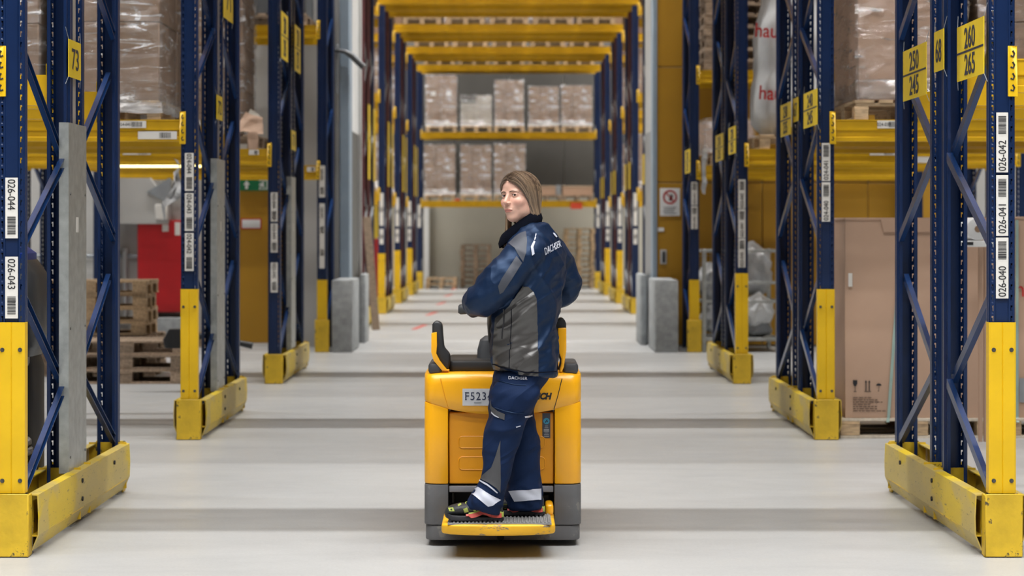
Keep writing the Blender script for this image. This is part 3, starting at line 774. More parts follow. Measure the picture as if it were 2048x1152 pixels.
# ---- left, second rack: two tall wrapped loads at head height
ZB = 2.36
pallet('pallet', 'wooden pallet under the large wrapped carton load on the second left rack', -2.975, 16.2, ZB, seed=1)
wrapped_load('large film wrapped load of brown cartons on the second left rack', -2.975, 16.2, ZB+PH, 0.80, 1.18, 1.74, 2, 3, 3, seed=4, film=M_FILM, rag=0.024, drop=0.10)
pallet('pallet', 'wooden pallet under the dark wrapped load behind the sign 73', -3.87, 16.2, ZB, seed=2)
wrapped_load('brown wrapped carton load partly hidden by the nearest left rack', -3.87, 16.2, ZB+PH, 0.80, 1.18, 1.7, 2, 2, 3, seed=5, film=M_FILM, drop=0.08)
# left, third rack
pallet('pallet', 'grey wooden pallet with torn cardboard on the third left rack', -2.93, 21.85, ZB, wood=M_WOODG, seed=3)
wrapped_load('tall film wrapped load of small cartons on the third left rack', -3.05, 21.95, ZB+PH, 0.70, 1.0, 1.6, 3, 3, 7, seed=6, film=M_FILMW, rag=0.025)
def crumple(name, label, pts, m, cat, amt=0.02, seed=0, solid=0.004):
    b = MB(); n = 7
    P = [Vector(p) for p in pts]; rows = []
    for i in range(n+1):
        row = []
        for j in range(n+1):
            u, v = i/n, j/n
            p = (P[0]*(1-u)+P[1]*u)*(1-v)+(P[3]*(1-u)+P[2]*u)*v
            q = Vector((noise.noise(p*9+Vector((seed, 0, 0))), noise.noise(p*9+Vector((0, seed, 5))), noise.noise(p*9+Vector((3, 0, seed)))))*amt
            row.append(p+q)
        rows.append(row)
    for i in range(n):
        for j in range(n): b.face([rows[i][j], rows[i+1][j], rows[i+1][j+1], rows[i][j+1]])
    return tag(link(name, b.mesh(name, m, solid=solid, smooth=False)), label, cat)
zt = ZB+PH
crumple('torn_cardboard', 'torn brown cardboard sheet folded up on the edge of the grey pallet, third left rack', [(-2.80, 21.26, zt+0.02), (-2.46, 21.24, zt+0.01), (-2.50, 21.40, zt+0.17), (-2.66, 21.40, zt+0.24)], M_CARDB, 'cardboard', 0.03, 2)
crumple('torn_cardboard', 'pale torn cardboard flap standing behind the folded sheet, third left rack', [(-2.70, 21.36, zt+0.08), (-2.50, 21.36, zt+0.10), (-2.53, 21.42, zt+0.22), (-2.62, 21.42, zt+0.26)], M_CARDW, 'cardboard', 0.02, 5)
crumple('torn_cardboard', 'cardboard flap hanging over the front edge of the grey pallet, third left rack', [(-2.62, 21.235, zt-0.15), (-2.52, 21.235, zt-0.15), (-2.52, 21.24, zt+0.03), (-2.63, 21.24, zt+0.02)], M_CARDB, 'cardboard', 0.015, 8)
# last left rack, upper level
pallet('pallet', 'small pallet end on the upper beam of the last left rack', -2.95, 27.25, 4.13, wood=M_WOODG, seed=4)
wrapped_load('dark grey crates wrapped on the upper beam of the last left rack', -2.95, 27.25, 4.13+PH, 0.76, 1.1, 0.9, 2, 2, 3, card=mat('grey_crate', (0.10, 0.11, 0.12), 0.5), film=None, seed=9)
# right, second rack
pallet('pallet', 'pale new pallet under the film wrapped load on the second right rack', 2.955, 16.2, ZB, seed=5)
wrapped_load('large cloudy film wrapped load with pale cardboard on the second right rack', 2.98, 16.22, ZB+PH, 0.80, 1.12, 1.75, 1, 2, 2, card=M_CARDB, seed=11, film=M_FILMG, rag=0.022)
pallet('pallet', 'pale pallet at the right edge on the second right rack', 3.88, 16.2, ZB, seed=6)
wrapped_load('grey film wrapped load at the right edge on the second right rack', 3.88, 16.22, ZB+PH, 0.80, 1.12, 1.75, 2, 2, 3, card=M_CARD, seed=12, film=M_FILMG, rag=0.02)
tag(link('red_bar', MB().tube([(2.36, 11.30, 2.29), (3.7, 11.30, 2.29)], 0.018, 10).mesh('red_bar', M_REDP)), 'red bar behind the sign 260 over 265', 'bar')
# right, third rack: white bulk bag
pallet('pallet', 'pale wooden pallet under the white sack on the third right rack', 2.92, 21.85, ZB, seed=7)
def bulk_bag():
    rings = []
    n = 48
    for k in range(36):
        z = k/35*2.3; tz = z
        g = 0.37+0.045*math.sin(tz*3.1)+0.02*math.sin(tz*7.3)
        if z < 0.14: g *= 0.80+0.2*(z/0.14)
        ring = []
        for i in range(n):
            t = 2*PI*i/n; c, s_ = math.cos(t), math.sin(t)
            e = (abs(c)**3.2+abs(s_)**3.2)**(-1/3.2)
            f = g*e+0.018*noise.noise(Vector((c*3, s_*3, z*5)))+0.010*noise.noise(Vector((c*9, s_*9, z*12)))
            ring.append((f*c, f*1.35*s_, z))
        rings.append(ring)
    t = thing('bulk_bag', 'tall white plastic sack with red lettering on the third right rack', 'sack', (2.93, 21.86, ZB+PH))
    b = MB(); b.loft(rings); link('sack_body', b.mesh('sack_body', M_BAG, smooth=True), t)
    for zz, px_ in ((0.42, -0.28), (1.05, -0.32)):
        link('lettering', text_mesh('haut', 0.20, M_REDINK, 0.85, bold=0.003), t, (px_+0.02, -0.545 if zz < 1 else -0.535, zz), (0, 0.06, 0))
    for zz in (0.68, 0.74, 1.34, 1.42):
        link('tie_loop', MB().tube([(-0.22, -0.50, zz), (-0.16, -0.535, zz+0.008), (-0.08, -0.53, zz)], 0.012, 6).mesh('tie_loop', M_STEEL), t)
    return t
bulk_bag()
# right, last rack
pallet('pallet', 'pallet on the lower beam of the last right rack, under a taped carton', 2.95, 27.25, ZB, seed=8)
wrapped_load('brown carton with loose film at its corner on the last right rack', 2.78, 27.1, ZB+PH, 0.62, 0.75, 0.42, 1, 1, 1, card=M_CARDB, seed=14, film=M_FILM)
crumple('loose_film', 'loose tail of clear film hanging from the carton on the last right rack', [(2.43, 26.66, 2.52), (2.50, 26.66, 2.52), (2.47, 26.655, 2.0), (2.43, 26.655, 2.0)], M_BAGG, 'plastic film', 0.03, 4, 0.002)
for k in range(8):
    pallet('pallet', f'wooden pallet stacked on the upper beam of the last right rack, level {["one", "two", "three", "four", "five", "six", "seven", "eight"][k]} from below', 2.86+0.01*(k % 3), 27.28, 3.56+k*PH, wood=M_WOODG, seed=20+k)

# ---- floor of the second right rack: two big cartons on pallets
def print_block(parent, x, z, w, n, y, seed=1):
    r = random.Random(seed); b = MB()
    for k in range(n):
        xx = x; end = x+w*r.uniform(0.5, 1)
        while xx < end:
            L = r.uniform(0.012, 0.04); b.box(xx, min(end, xx+L), y-0.0006, y, z-k*0.0165-0.007, z-k*0.0165); xx += L+0.007
    return link('print_lines', b.mesh('print_lines', mat('brown_print', (0.11, 0.07, 0.05), 0.7), fix=False), parent, kind='stuff')
def box_symbols(parent, x, z, y):
    b = MB(); Y0, Y1 = y-0.0006, y
    b.prism([(x-0.026, z+0.07), (x+0.026, z+0.07), (x+0.026, z+0.03), (x+0.012, z+0.004), (x-0.012, z+0.004), (x-0.026, z+0.03)], 'y', Y0, Y1)
    b.box(x-0.003, x+0.003, Y0, Y1, z-0.055, z+0.006); b.box(x-0.016, x+0.016, Y0, Y1, z-0.062, z-0.055)
    for q in (-0.02, 0.02):
        xx = x+0.15+q; b.box(xx-0.006, xx+0.006, Y0, Y1, z-0.05, z+0.045); b.prism([(xx-0.014, z+0.045), (xx+0.014, z+0.045), (xx, z+0.07)], 'y', Y0, Y1)
    b.box(x+0.11, x+0.19, Y0, Y1, z-0.062, z-0.054)
    xx = x+0.285; b.prism([(xx+0.032*math.cos(PI*k/10), z+0.008+0.026*math.sin(PI*k/10)) for k in range(11)], 'y', Y0, Y1)
    b.box(xx-0.002, xx+0.002, Y0, Y1, z-0.052, z+0.01); b.box(xx-0.012, xx, Y0, Y1, z-0.056, z-0.051)
    X0, Z0 = x, z
    b.v = [(X0+(p[0]-X0)*0.62, p[1], Z0+(p[2]-Z0)*0.66) for p in b.v]
    return link('handling_symbols', b.mesh('handling_symbols', M_INK, fix=False), parent, label='fragile glass, this way up arrows and umbrella marks')
def big_box(name, label, x0, x1, y0, y1, z0, z1, sym=True):
    t = thing(name, label, 'carton', ((x0+x1)/2, y0, z0))
    w, d, h = x1-x0, y1-y0, z1-z0
    b = MB(); n = 10
    rows = []
    for k in range(9):
        z = h*k/8; bul = 0.012*math.sin(PI*k/8)
        row = []
        for i in range(n): row.append((-w/2-bul*0.3+(w+bul*0.6)*i/n, -bul*math.sin(PI*i/n), z))
        for i in range(n): row.append((w/2+bul*math.sin(PI*i/n), d*i/n, z))
        for i in range(n): row.append((w/2-w*i/n, d, z))
        for i in range(n): row.append((-w/2-bul*math.sin(PI*i/n)-0.006*math.sin(z*7+i), d-d*i/n, z))
        rows.append(row)
    b.loft(rows); link('carton_body', b.mesh('carton_body', M_CARDB, smooth=True), t)
    l = MB(); l.box(-w/2-0.006, w/2+0.006, -0.008, d+0.006, h-0.010, h+0.010); link('lid', l.mesh('lid', M_CARDB, 0.004, 1), t)
    f = MB(); f.prism([(-w/2+0.28, h-0.10), (-w/2+0.62, h-0.10), (-w/2+0.66, h+0.004), (-w/2+0.26, h+0.004)], 'y', -0.017, -0.009); link('lid_flap', f.mesh('lid_flap', M_CARDB, 0.003, 1), t)
    if sym:
        box_symbols(t, -w/2+0.07, 0.235, -0.014); print_block(t, -w/2+0.055, 0.155, 0.25, 7, -0.014)
        link('edge_label', boxmesh('edge_label', 0.03, 0.001, 0.10, M_WHITE), t, (-w/2+0.035, -0.012, h*0.66))
    return t
zp = 0.150
YB = 15.72
def long_pallet(name, label, x0, x1, y0, d):
    t = thing(name, label, 'pallet', ((x0+x1)/2, y0, 0)); w = x1-x0
    nb = 3
    for i in range(nb):
        for j in range(3): link('block', boxmesh('block', 0.145, 0.12, 0.085, M_WOOD, 0.004), t, (-w/2+0.0725+(w-0.145)*i/(nb-1), 0.06+(d-0.12)*j/2, 0.020))
    for j in range(3): link('bottom_board', boxmesh('bottom_board', w, 0.12, 0.02, mat('pale_wood', (0.62, 0.55, 0.45), 0.8, var=0.15, vs=8, stretch=(6, 1, 6)), 0.002), t, (0, 0.06+(d-0.12)*j/2, 0))
    for j in range(3): link('cross_board', boxmesh('cross_board', 0.145, d, 0.022, M_WOOD, 0.002), t, (-w/2+0.0725+(w-0.145)*j/2, d/2, 0.105))
    for j in range(6): link('deck_board', boxmesh('deck_board', w, 0.13, 0.021, MATS['pale_wood'], 0.002), t, (0, 0.065+(d-0.13)*j/5, 0.127))
    return t
long_pallet('pallet', 'pale long pallet on the floor under the big carton, second right rack', 2.46, 3.62, YB-0.02, 1.0)
long_pallet('pallet', 'pale long pallet on the floor at the right edge under the lower carton', 3.66, 4.9, YB-0.02, 1.0)
big_box('big_carton', 'tall plain brown carton with black fragile marks on the floor of the second right rack', 2.50, 3.60, YB, YB+0.95, zp, ZA(438, YB))
b2 = big_box('big_carton', 'brown carton with red letter at the right edge behind the nearest right rack', 3.68, 4.85, YB+0.02, YB+0.95, zp, ZA(436, YB), sym=False)
link('lettering', text_mesh('ha', 0.17, M_REDINK, 0.9), b2, (-0.45+0.02, -0.016, ZA(578, YB)-zp))
link('dark_mark', boxmesh('dark_mark', 0.22, 0.001, 0.18, M_STEEL), b2, (-0.36, -0.015, ZA(805, YB)-zp))
def strap(name, label, pts):
    b = MB()
    for p, q in zip(pts, pts[1:]):
        b.loft([[(p[0]-0.011, p[1], p[2]), (p[0]+0.011, p[1], p[2]), (p[0]+0.011, p[1]-0.003, p[2]), (p[0]-0.011, p[1]-0.003, p[2])],
                [(q[0]-0.011, q[1], q[2]), (q[0]+0.011, q[1], q[2]), (q[0]+0.011, q[1]-0.003, q[2]), (q[0]-0.011, q[1]-0.003, q[2])]])
    return tag(link(name, b.mesh(name, M_STRAP)), label, 'strap')
strap('packing_strap', 'slanting pale green packing strap over the tall brown carton', [(XA(1804, YB), YB-0.016, ZA(440, YB)), (XA(1776, YB), YB-0.018, 0.152), (XA(1774, YB), YB-0.026, 0.12)])
strap('packing_strap', 'upright pale green packing strap over the carton at the right edge', [(XA(2034, YB), YB+0.002, ZA(440, YB)), (XA(2034, YB), YB+0.0, 0.152), (XA(2034, YB), YB-0.026, 0.12)])
# white roll on a bracket in the nearest right rack
t = thing('white_roll', 'white film roll lying behind the front post of the nearest right rack', 'roll', (XA(1956, 15.0), 15.0, ZA(458, 15.0)))
rb = MB(); rb.tube([(0, 0, 0), (0, 0.45, 0)], 0.082, 24); link('roll_body', rb.mesh('roll_body', M_BAG, 0.01, 2, smooth=True), t)
link('core', MB().tube([(0, -0.004, 0), (0, 0.01, 0)], 0.025, 14).mesh('core', M_CARD), t)
t = thing('work_stand', 'white topped work stand under the white film roll', 'stand', (XA(1962, 15.0), 15.25, 0))
hz = ZA(458, 15.0)-0.082
link('stand_top', boxmesh('stand_top', 0.30, 0.5, 0.045, M_SIGNW, 0.004), t, (0, 0, hz-0.045))
for q in (0.095, 0.135):
    for u in (-0.2, 0.2): link('leg', boxmesh('leg', 0.028, 0.028, hz-0.045, M_CARDB, 0.003), t, (q, u, 0))
link('black_plate', boxmesh('black_plate', 0.07, 0.002, 0.022, M_INK), t, (-0.09, -0.252, hz-0.032))

# ---- wire cage with bagged goods, right
def mesh_cage():
    Y0 = 26.72; x0, x1 = 2.44, 3.42; d = 0.95; H = 1.30
    t = thing('wire_cage', 'galvanised wire container full of bags by the ochre wall', 'cage', ((x0+x1)/2, Y0, 0)); w = x1-x0
    for q in (-1, 1):
        for y in (0, d): link('corner_post', boxmesh('corner_post', 0.05, 0.05, H, M_GALV, 0.004), t, (q*(w/2-0.025), y, 0))
    link('base_tray', boxmesh('base_tray', w, d, 0.03, M_GALV, 0.004), t, (0, d/2, 0.14))
    for y in (0, d):
        for z in (0.15, 0.62, 0.86, H-0.04): link('rail', boxmesh('rail', w, 0.03, 0.035, M_GALV, 0.003), t, (0, y, z))
    for q in (-1, 1):
        for z in (0.15, 0.62, H-0.04): link('side_rail', boxmesh('side_rail', 0.03, d, 0.035, M_GALV, 0.003), t, (q*(w/2-0.02), d/2, z))
    b = MB()
    for k in range(1, 10): b.tube([(-w/2+w*k/10, d, 0.15), (-w/2+w*k/10, d, H)], 0.003, 5)
    for k in range(1, 12): b.tube([(-w/2, d, 0.15+k*0.096), (w/2, d, 0.15+k*0.096)], 0.003, 5)
    link('back_mesh', b.mesh('back_mesh', M_GALV, fix=False), t, kind='stuff')
    return t
mesh_cage()
def bag(label, c, r3, seed, m=M_BAGG):
    bm = bmesh.new(); bmesh.ops.create_icosphere(bm, subdivisions=4, radius=1)
    for v in bm.verts:
        p = v.co.copy(); s_ = 1+0.18*noise.noise(p*1.6+Vector((seed, 0, 0)))+0.13*noise.noise(p*4+Vector((0, seed, 0)))+0.06*abs(noise.noise(p*9))
        v.co = Vector((p.x*r3[0]*s_, p.y*r3[1]*s_, p.z*r3[2]*s_))
    for f in bm.faces: f.smooth = True
    me = bpy.data.meshes.new('plastic_bag'); bm.to_mesh(me); bm.free(); me.materials.append(m)
    return tag(link('plastic_bag', me, loc=c), label, 'bag')
bag('white knotted bag low in the wire cage', (3.18, 27.0, 0.52), (0.19, 0.2, 0.21), 1.0, M_BAG)
bag('grey clear bag filling the bottom of the wire cage', (2.75, 27.2, 0.42), (0.28, 0.3, 0.25), 2.2)
bag('clear crumpled bag heaped at the top right of the wire cage', (3.10, 27.25, 1.03), (0.29, 0.3, 0.33), 3.1)
bag('clear bag at the left of the wire cage behind the last upright', (2.62, 27.25, 0.86), (0.2, 0.3, 0.26), 4.7)
bag('dark grey bag at the bottom right of the wire cage', (3.16, 27.1, 0.285), (0.2, 0.22, 0.12), 5.7, M_STEEL)
# ================================================================ left side: floor goods and wall fittings
names = ['bottom', 'second', 'third', 'fourth', 'fifth', 'top']
for k in range(3):
    pallet('pallet', f'worn grey pallet of the low stack on the floor at the left, {["lowest", "middle", "uppermost"][k]}', -3.86+0.02*(k % 2), 21.6+0.02*k, k*PH, wood=M_WOODG, rotz=PI/2+[0.02, -0.03, 0.05][k], seed=30+k)
for k in range(3):
    pallet('pallet', f'worn grey pallet of the rear stack at the left, {["lowest", "middle", "uppermost"][k]}', -4.35, 22.75+0.02*k, k*PH, wood=M_WOODG, rotz=PI/2+0.02*k, seed=40+k)
for k in range(4):
    pallet('pallet', f'pale pallet of the tall rear stack at the left, {["fourth", "fifth", "sixth", "topmost"][k]} from the floor', -4.45+0.012*(k % 2), 22.75, (3+k)*PH, wood=M_WOOD, rotz=PI/2+0.015*(k % 3), seed=45+k)
# red cabinet on the wall
yw = 27.94
t = thing('red_cabinet', 'large red steel cabinet hung on the grey wall at the left', 'cabinet', (XA(322, 27.7), 27.96, ZA(625, 27.7)))
w, h = 0.62, ZA(440, 27.7)-ZA(625, 27.7)
link('cabinet_body', MB().box(-w/2, w/2, -0.26, 0, 0, h).mesh('cabinet_body', M_REDP, 0.012, 2), t)
link('door', MB().box(-w/2+0.012, w/2-0.012, -0.275, -0.26, 0.012, h-0.012).mesh('door', M_REDP, 0.006, 1), t)
link('sticker', boxmesh('sticker', 0.08, 0.002, 0.09, M_WHITE), t, (0.06, -0.2765, h-0.15)); link('sticker', boxmesh('sticker', 0.07, 0.002, 0.17, M_WHITE), t, (0.22, -0.2765, h-0.20))
tag(link('plinth_block', MB().box(-4.88, -4.25, 27.6, 27.95, 0.10, 0.40).mesh('plinth_block', M_CONC, 0.01, 1)), 'low grey plinth under the red cabinet', 'plinth')
tag(link('floor_kick_board', MB().box(-7.0, -3.7, 27.85, 27.96, 0.0, 0.20).mesh('floor_kick_board', M_WOODG, 0.005, 1)), 'brown kick board along the foot of the left wall', 'kick board')
# pipes and ducts on the wall
t = thing('conduit_pipe', 'grey horizontal conduit with an upright branch on the left wall', 'pipe', (-5.2, 27.9, 1.2))
link('pipe', MB().tube([(-1.2, 0, 0), (0.34, 0, 0)], 0.028, 10).mesh('pipe', M_STEEL, smooth=True), t)
link('branch_pipe', MB().tube([(0.14, -0.02, -0.9), (0.14, -0.02, 0.1)], 0.03, 10).mesh('branch_pipe', M_FRAME, smooth=True), t)
for q in (-0.8, 0.0): link('clip', boxmesh('clip', 0.05, 0.05, 0.09, M_STEEL, 0.005), t, (q, 0, -0.045))
t = thing('ventilation_duct', 'pale grey ventilation hood above the red cabinet', 'duct', (-4.75, 27.75, 1.62))
link('hood', MB().prism([(-0.42, 0.0), (0.30, 0.0), (0.30, 0.30), (0.05, 0.62), (-0.42, 0.62)], 'y', -0.12, 0.18).mesh('hood', M_WALL, 0.012, 1), t)
link('grille_plate', MB().prism([(0.02, 0.42), (0.34, 0.62), (0.34, 0.25)], 'y', -0.16, -0.125).mesh('grille_plate', M_STEEL, 0.004, 1), t, label='darker slanted plate')
link('junction_box', boxmesh('junction_box', 0.16, 0.1, 0.2, M_WHITE, 0.012), t, (0.22, -0.17, 0.06))
# exit sign
t = thing('exit_sign', 'green exit sign with arrow and running figure above the ochre door', 'sign', (XA(503, 27.5), 27.9, ZA(368.5, 27.5)))
sw, sh = 0.40, 0.155
link('sign_body', boxmesh('sign_body', sw, 0.05, sh, M_GREEN, 0.004), t, (0, 0, -sh/2))
a = MB(); q = 0.028
a.prism([(-0.11-0.045, 0.0), (-0.11, 0.058), (-0.11+0.045, 0.0), (-0.11+0.018, 0.0), (-0.11+0.018, -0.055), (-0.11-0.018, -0.055), (-0.11-0.018, 0.0)], 'y', -0.028, -0.024)
link('arrow', a.mesh('arrow', M_SIGNW, fix=False), t)
m_ = MB()
m_.prism([(0.05, 0.06), (0.165, 0.06), (0.165, -0.06), (0.05, -0.06), (0.05, -0.05), (0.152, -0.05), (0.152, 0.05), (0.05, 0.05)], 'y', -0.028, -0.024)
m_.disc((0.108, -0.029, 0.036), 0.011, 12)
m_.prism([(0.085, 0.025), (0.112, 0.022), (0.122, -0.004), (0.108, -0.004), (0.13, -0.03), (0.122, -0.045), (0.10, -0.018), (0.088, -0.022), (0.062, -0.047), (0.054, -0.038), (0.082, -0.006), (0.066, 0.004), (0.058, -0.012), (0.05, -0.008), (0.06, 0.014)], 'y', -0.028, -0.024)
link('running_figure', m_.mesh('running_figure', M_SIGNW, fix=False), t)
link('end_plate', boxmesh('end_plate', 0.07, 0.045, sh, M_FRAME), t, (sw/2+0.037, 0, -sh/2))
# hanging film scrap by the second left rack
crumple('hanging_film', 'clear plastic bag hanging under the yellow beam, left of the second rack', [(XA(354, 21.2), 21.225, 2.26), (XA(364, 21.2), 21.225, 2.26), (XA(362, 21.2), 21.16, ZA(395, 21.2)), (XA(326, 21.2), 21.16, ZA(434, 21.2))], M_BAGG, 'plastic bag', 0.07, 1, 0.003)
t = thing('glow_strip', 'thin glowing strip added for the bright line below the yellow beams, third left rack', 'lamp', (0, 21.95, 2.206))  # glowing strip added for the bright line under the beams
link('tube', MB().tube([(XA(225, 21.95), 0, 0), (XA(306, 21.95), 0, 0), (XA(402, 21.95), 0, 0)], 0.013, 10).mesh('tube', mat('warm_glow_line', (1.0, 0.86, 0.36), 0.4, emit=4)), t)
for q in (240, 306, 390): link('clip', MB().box(XA(q, 21.95)-0.012, XA(q, 21.95)+0.012, -0.012, 0.40, 0.012, 0.03).mesh('clip', M_STEEL), t)
# machine and paper bundle inside the nearest left rack
t = thing('cleaning_machine', 'dark grey rounded machine with a bright blue cap in the nearest left rack', 'machine', (-2.86, 11.62, 0))
def rr(w, d, z, k=4.0, n=28, cx=0, cy=0):
    return [(cx+w*math.copysign(abs(math.cos(2*PI*i/n))**(2/k), math.cos(2*PI*i/n)), cy+d*math.copysign(abs(math.sin(2*PI*i/n))**(2/k), math.sin(2*PI*i/n)), z) for i in range(n)]
b = MB(); b.loft([rr(0.27, 0.24, 0.86), rr(0.30, 0.27, 0.92), rr(0.31, 0.28, 1.10), rr(0.305, 0.27, 1.30), rr(0.25, 0.22, 1.385)]); link('housing', b.mesh('housing', M_GREYM, smooth=True), t)
b = MB(); b.loft([rr(0.22, 0.2, 1.34), rr(0.245, 0.22, 1.36), rr(0.245, 0.22, 1.42), rr(0.2, 0.18, 1.455)]); link('cap', b.mesh('cap', M_BLUEC, smooth=True), t, label='bright blue cap')
b = MB(); b.loft([rr(0.20, 0.2, 0.16), rr(0.285, 0.25, 0.22), rr(0.285, 0.25, 0.80), rr(0.26, 0.24, 0.87)]); link('lower_body', b.mesh('lower_body', M_BLACK, smooth=True), t)
for q in (-0.16, 0.16): link('wheel', MB().tube([(q-0.03, 0, 0.085), (q+0.03, 0, 0.085)], 0.085, 20).mesh('wheel', M_DARK, 0.01, 1), t)
link('steel_column', MB().tube([(0.22, -0.16, 0.0), (0.22, -0.16, 0.86)], 0.042, 16).mesh('steel_column', M_GALV, smooth=True), t)
t = thing('paper_bundle', 'bundle of grey folded paper sacks on the floor behind the left guard', 'bundle', (-2.66, 11.15, 0))
r_ = random.Random(3)
for k in range(11):
    b = MB(); z = k*0.045
    ring0 = rr(0.15+r_.uniform(-.02, .02), 0.19, z, 3, 20, r_.uniform(-.02, .02)+(0.02 if k < 6 else -0.03)); ring1 = [(x*0.98, y*0.98, zz+0.043+0.006*math.sin(x*40)) for x, y, zz in ring0]
    b.loft([ring0, ring1]); link('folded_sack', b.mesh('folded_sack', M_PAPER, 0.008, 1), t)
# dark hand truck parts behind the second left guard
t = thing('hand_truck', 'black hand pallet truck handle and wheel poking out behind the second left rack', 'hand truck', (-3.05, 20.2, 0))
b = MB(); b.loft([[(x*0.9-0.14, y, z+0.42) for x, y, z in rr(0.10, 0.10, 0, 4)], [(x-0.14, y, z+0.5) for x, y, z in rr(0.11, 0.10, 0, 4)], [(x*0.8-0.11, y, z+0.6) for x, y, z in rr(0.10, 0.09, 0, 4)]]); link('pump_body', b.mesh('pump_body', M_BLACK, smooth=True), t)
link('drawbar', MB().tube([(-0.12, 0, 0.45), (0.16, 0, 0.55), (0.45, 0, 0.47), (0.60, 0, 0.44)], [0.035, 0.03, 0.026, 0.034], 10).mesh('drawbar', M_BLACK, smooth=True), t)
link('wheel', MB().tube([(-0.06, 0, 0.10), (0.06, 0, 0.10)], 0.10, 20).mesh('wheel', M_DARK, 0.012, 1), t)
link('wheel_strut', MB().tube([(0, 0, 0.1), (0, 0, 0.46)], 0.03, 8).mesh('wheel_strut', M_BLACK), t)
for q in (-0.045, 0.085): link('fork', MB().box(q-0.04, q+0.04, 0.1, 1.0, 0.05, 0.10).mesh('fork', M_BLACK, 0.006, 1), t)

# ================================================================ opening: bollards, posts, signs
def conc_block(label, x0, x1, y0, y1, h):
    b = MB(); b.box(x0, x1, y0, y1, 0, h)
    tag(link('concrete_bollard', b.mesh('concrete_bollard', M_CONC, 0.02, 2)), label, 'bollard')
conc_block('grey concrete block guarding the left column of the opening', -2.236, -1.975, 26.66, 27.88, 0.915)
conc_block('grey concrete block guarding the right column of the opening', 1.84, 2.135, 26.66, 27.88, 0.915)
conc_block('narrow concrete post just inside the opening on the left', -2.045, -1.96, 28.9, 29.6, 0.94)
conc_block('narrow concrete post just inside the opening on the right', 1.76, 1.85, 28.35, 29.3, 0.95)
t = thing('prohibition_sign', 'white no-touching sign with red ring and black hand on the ochre wall', 'sign', (XA(1340, 27.95), 27.96, ZA(404, 27.95)))
sw, sh = 0.265, 0.365
link('sign_plate', boxmesh('sign_plate', sw, 0.006, sh, M_SIGNW, 0.002), t, (0, 0, -sh/2))
ring = MB(); n = 32
for k in range(n):
    a0, a1 = 2*PI*k/n, 2*PI*(k+1)/n
    ring.prism([(0.072*math.cos(a0), 0.065+0.072*math.sin(a0)), (0.094*math.cos(a0), 0.065+0.094*math.sin(a0)), (0.094*math.cos(a1), 0.065+0.094*math.sin(a1)), (0.072*math.cos(a1), 0.065+0.072*math.sin(a1))], 'y', -0.006, -0.003)
ring.prism([(-0.058, 0.118), (-0.048, 0.128), (0.058, 0.012), (0.048, 0.002)], 'y', -0.0062, -0.0032)
link('red_ring', ring.mesh('red_ring', M_REDINK, fix=False), t, label='red ring with a slash')
hd = MB(); hd.prism([(-0.012, 0.02), (0.028, 0.015), (0.036, 0.06), (0.042, 0.095), (0.034, 0.097), (0.027, 0.07), (0.024, 0.108), (0.016, 0.108), (0.014, 0.072), (0.006, 0.104), (-0.001, 0.102), (0.003, 0.068), (-0.012, 0.09), (-0.017, 0.085), (-0.008, 0.055)], 'y', -0.0055, -0.003)
link('hand_mark', hd.mesh('hand_mark', M_INK, fix=False), t)
pb = MB()
for k in range(4): pb.box(-0.09+0.012*(k % 2), 0.09-0.02*(k % 3), -0.0055, -0.003, -0.075-k*0.026, -0.064-k*0.026)
link('print_lines', pb.mesh('print_lines', M_STEEL, fix=False), t, kind='stuff')
t = thing('door_handle_plate', 'grey recessed handle with black pull on the ochre wall', 'handle', (XA(1327, 27.95), 27.97, ZA(514, 27.95)))
link('plate', boxmesh('plate', 0.085, 0.012, 0.19, M_FRAME, 0.004), t, (0, -0.006, -0.095)); link('pull', boxmesh('pull', 0.035, 0.02, 0.15, M_INK, 0.006), t, (0.004, -0.014, -0.075))
tag(link('small_plate', boxmesh('small_plate', 0.085, 0.006, 0.05, M_SIGNW, 0.002), loc=(XA(1322, 27.95), 27.967, ZA(463, 27.95))), 'small white plate above the handle on the ochre wall', 'plate')
# arm on the left column
t = thing('column_arm', 'dark steel stop arm sticking out from the left column', 'bracket', (-2.22, 27.88, ZA(104, 27.9)))
link('arm', MB().tube([(-0.07, -0.03, 0.02), (0.06, -0.05, -0.0), (0.16, -0.06, -0.06), (0.31, -0.06, -0.21)], [0.02, 0.03, 0.045, 0.042], 12).mesh('arm', M_GREYM, smooth=True), t)
link('mount', boxmesh('mount', 0.05, 0.04, 0.20, M_STEEL, 0.006), t, (-0.05, -0.01, -0.1)); link('pull_chain', MB().tube([(-0.05, -0.03, -0.1), (-0.05, -0.03, -0.55)], 0.014, 8).mesh('pull_chain', M_STEEL), t)

# ================================================================ rear hall goods
z2, z1 = 3.93+0.16, 2.14+0.16
YE = 55.65
ups = [(851, 914, 149, (2, 2, 4), M_CARD, M_FILM, 'with white labels', 1, None), (921, 984, 190, (2, 2, 4), M_CARDW, M_FILMW, 'low and stepped at its top', 0, 1),
       (989, 1048, 159, (3, 2, 7), M_CARD, M_FILM, 'the tallest of small cartons', 0, None), (1057, 1118, 172, (3, 2, 5), M_CARD, M_FILMW, 'cloudy with film', 0, None),
       (1122, 1185, 170, (3, 2, 4), M_CARD, M_FILMW, 'with bright film bands', 0, None)]
WN = ['leftmost', 'second from left', 'middle', 'fourth from left', 'rightmost']
for k, (a, b_, topy, nn, cm, fm, d_, pp, tp) in enumerate(ups):
    x = XA((a+b_)/2, 55.1); zt = ZA(topy, 55.1)
    pallet('pallet', f'pallet on the upper shelf of the end rack, {WN[k]}', x, YE, z2, seed=60+k)
    wrapped_load(f'{WN[k]} wrapped load on the upper end shelf, {d_}', x, YE, z2+PH, XA(b_, 55.1)-XA(a, 55.1)-0.02, 1.1, zt-z2-PH-0.02, *nn, card=cm, film=fm, seed=60+k, top=tp, paper=pp)
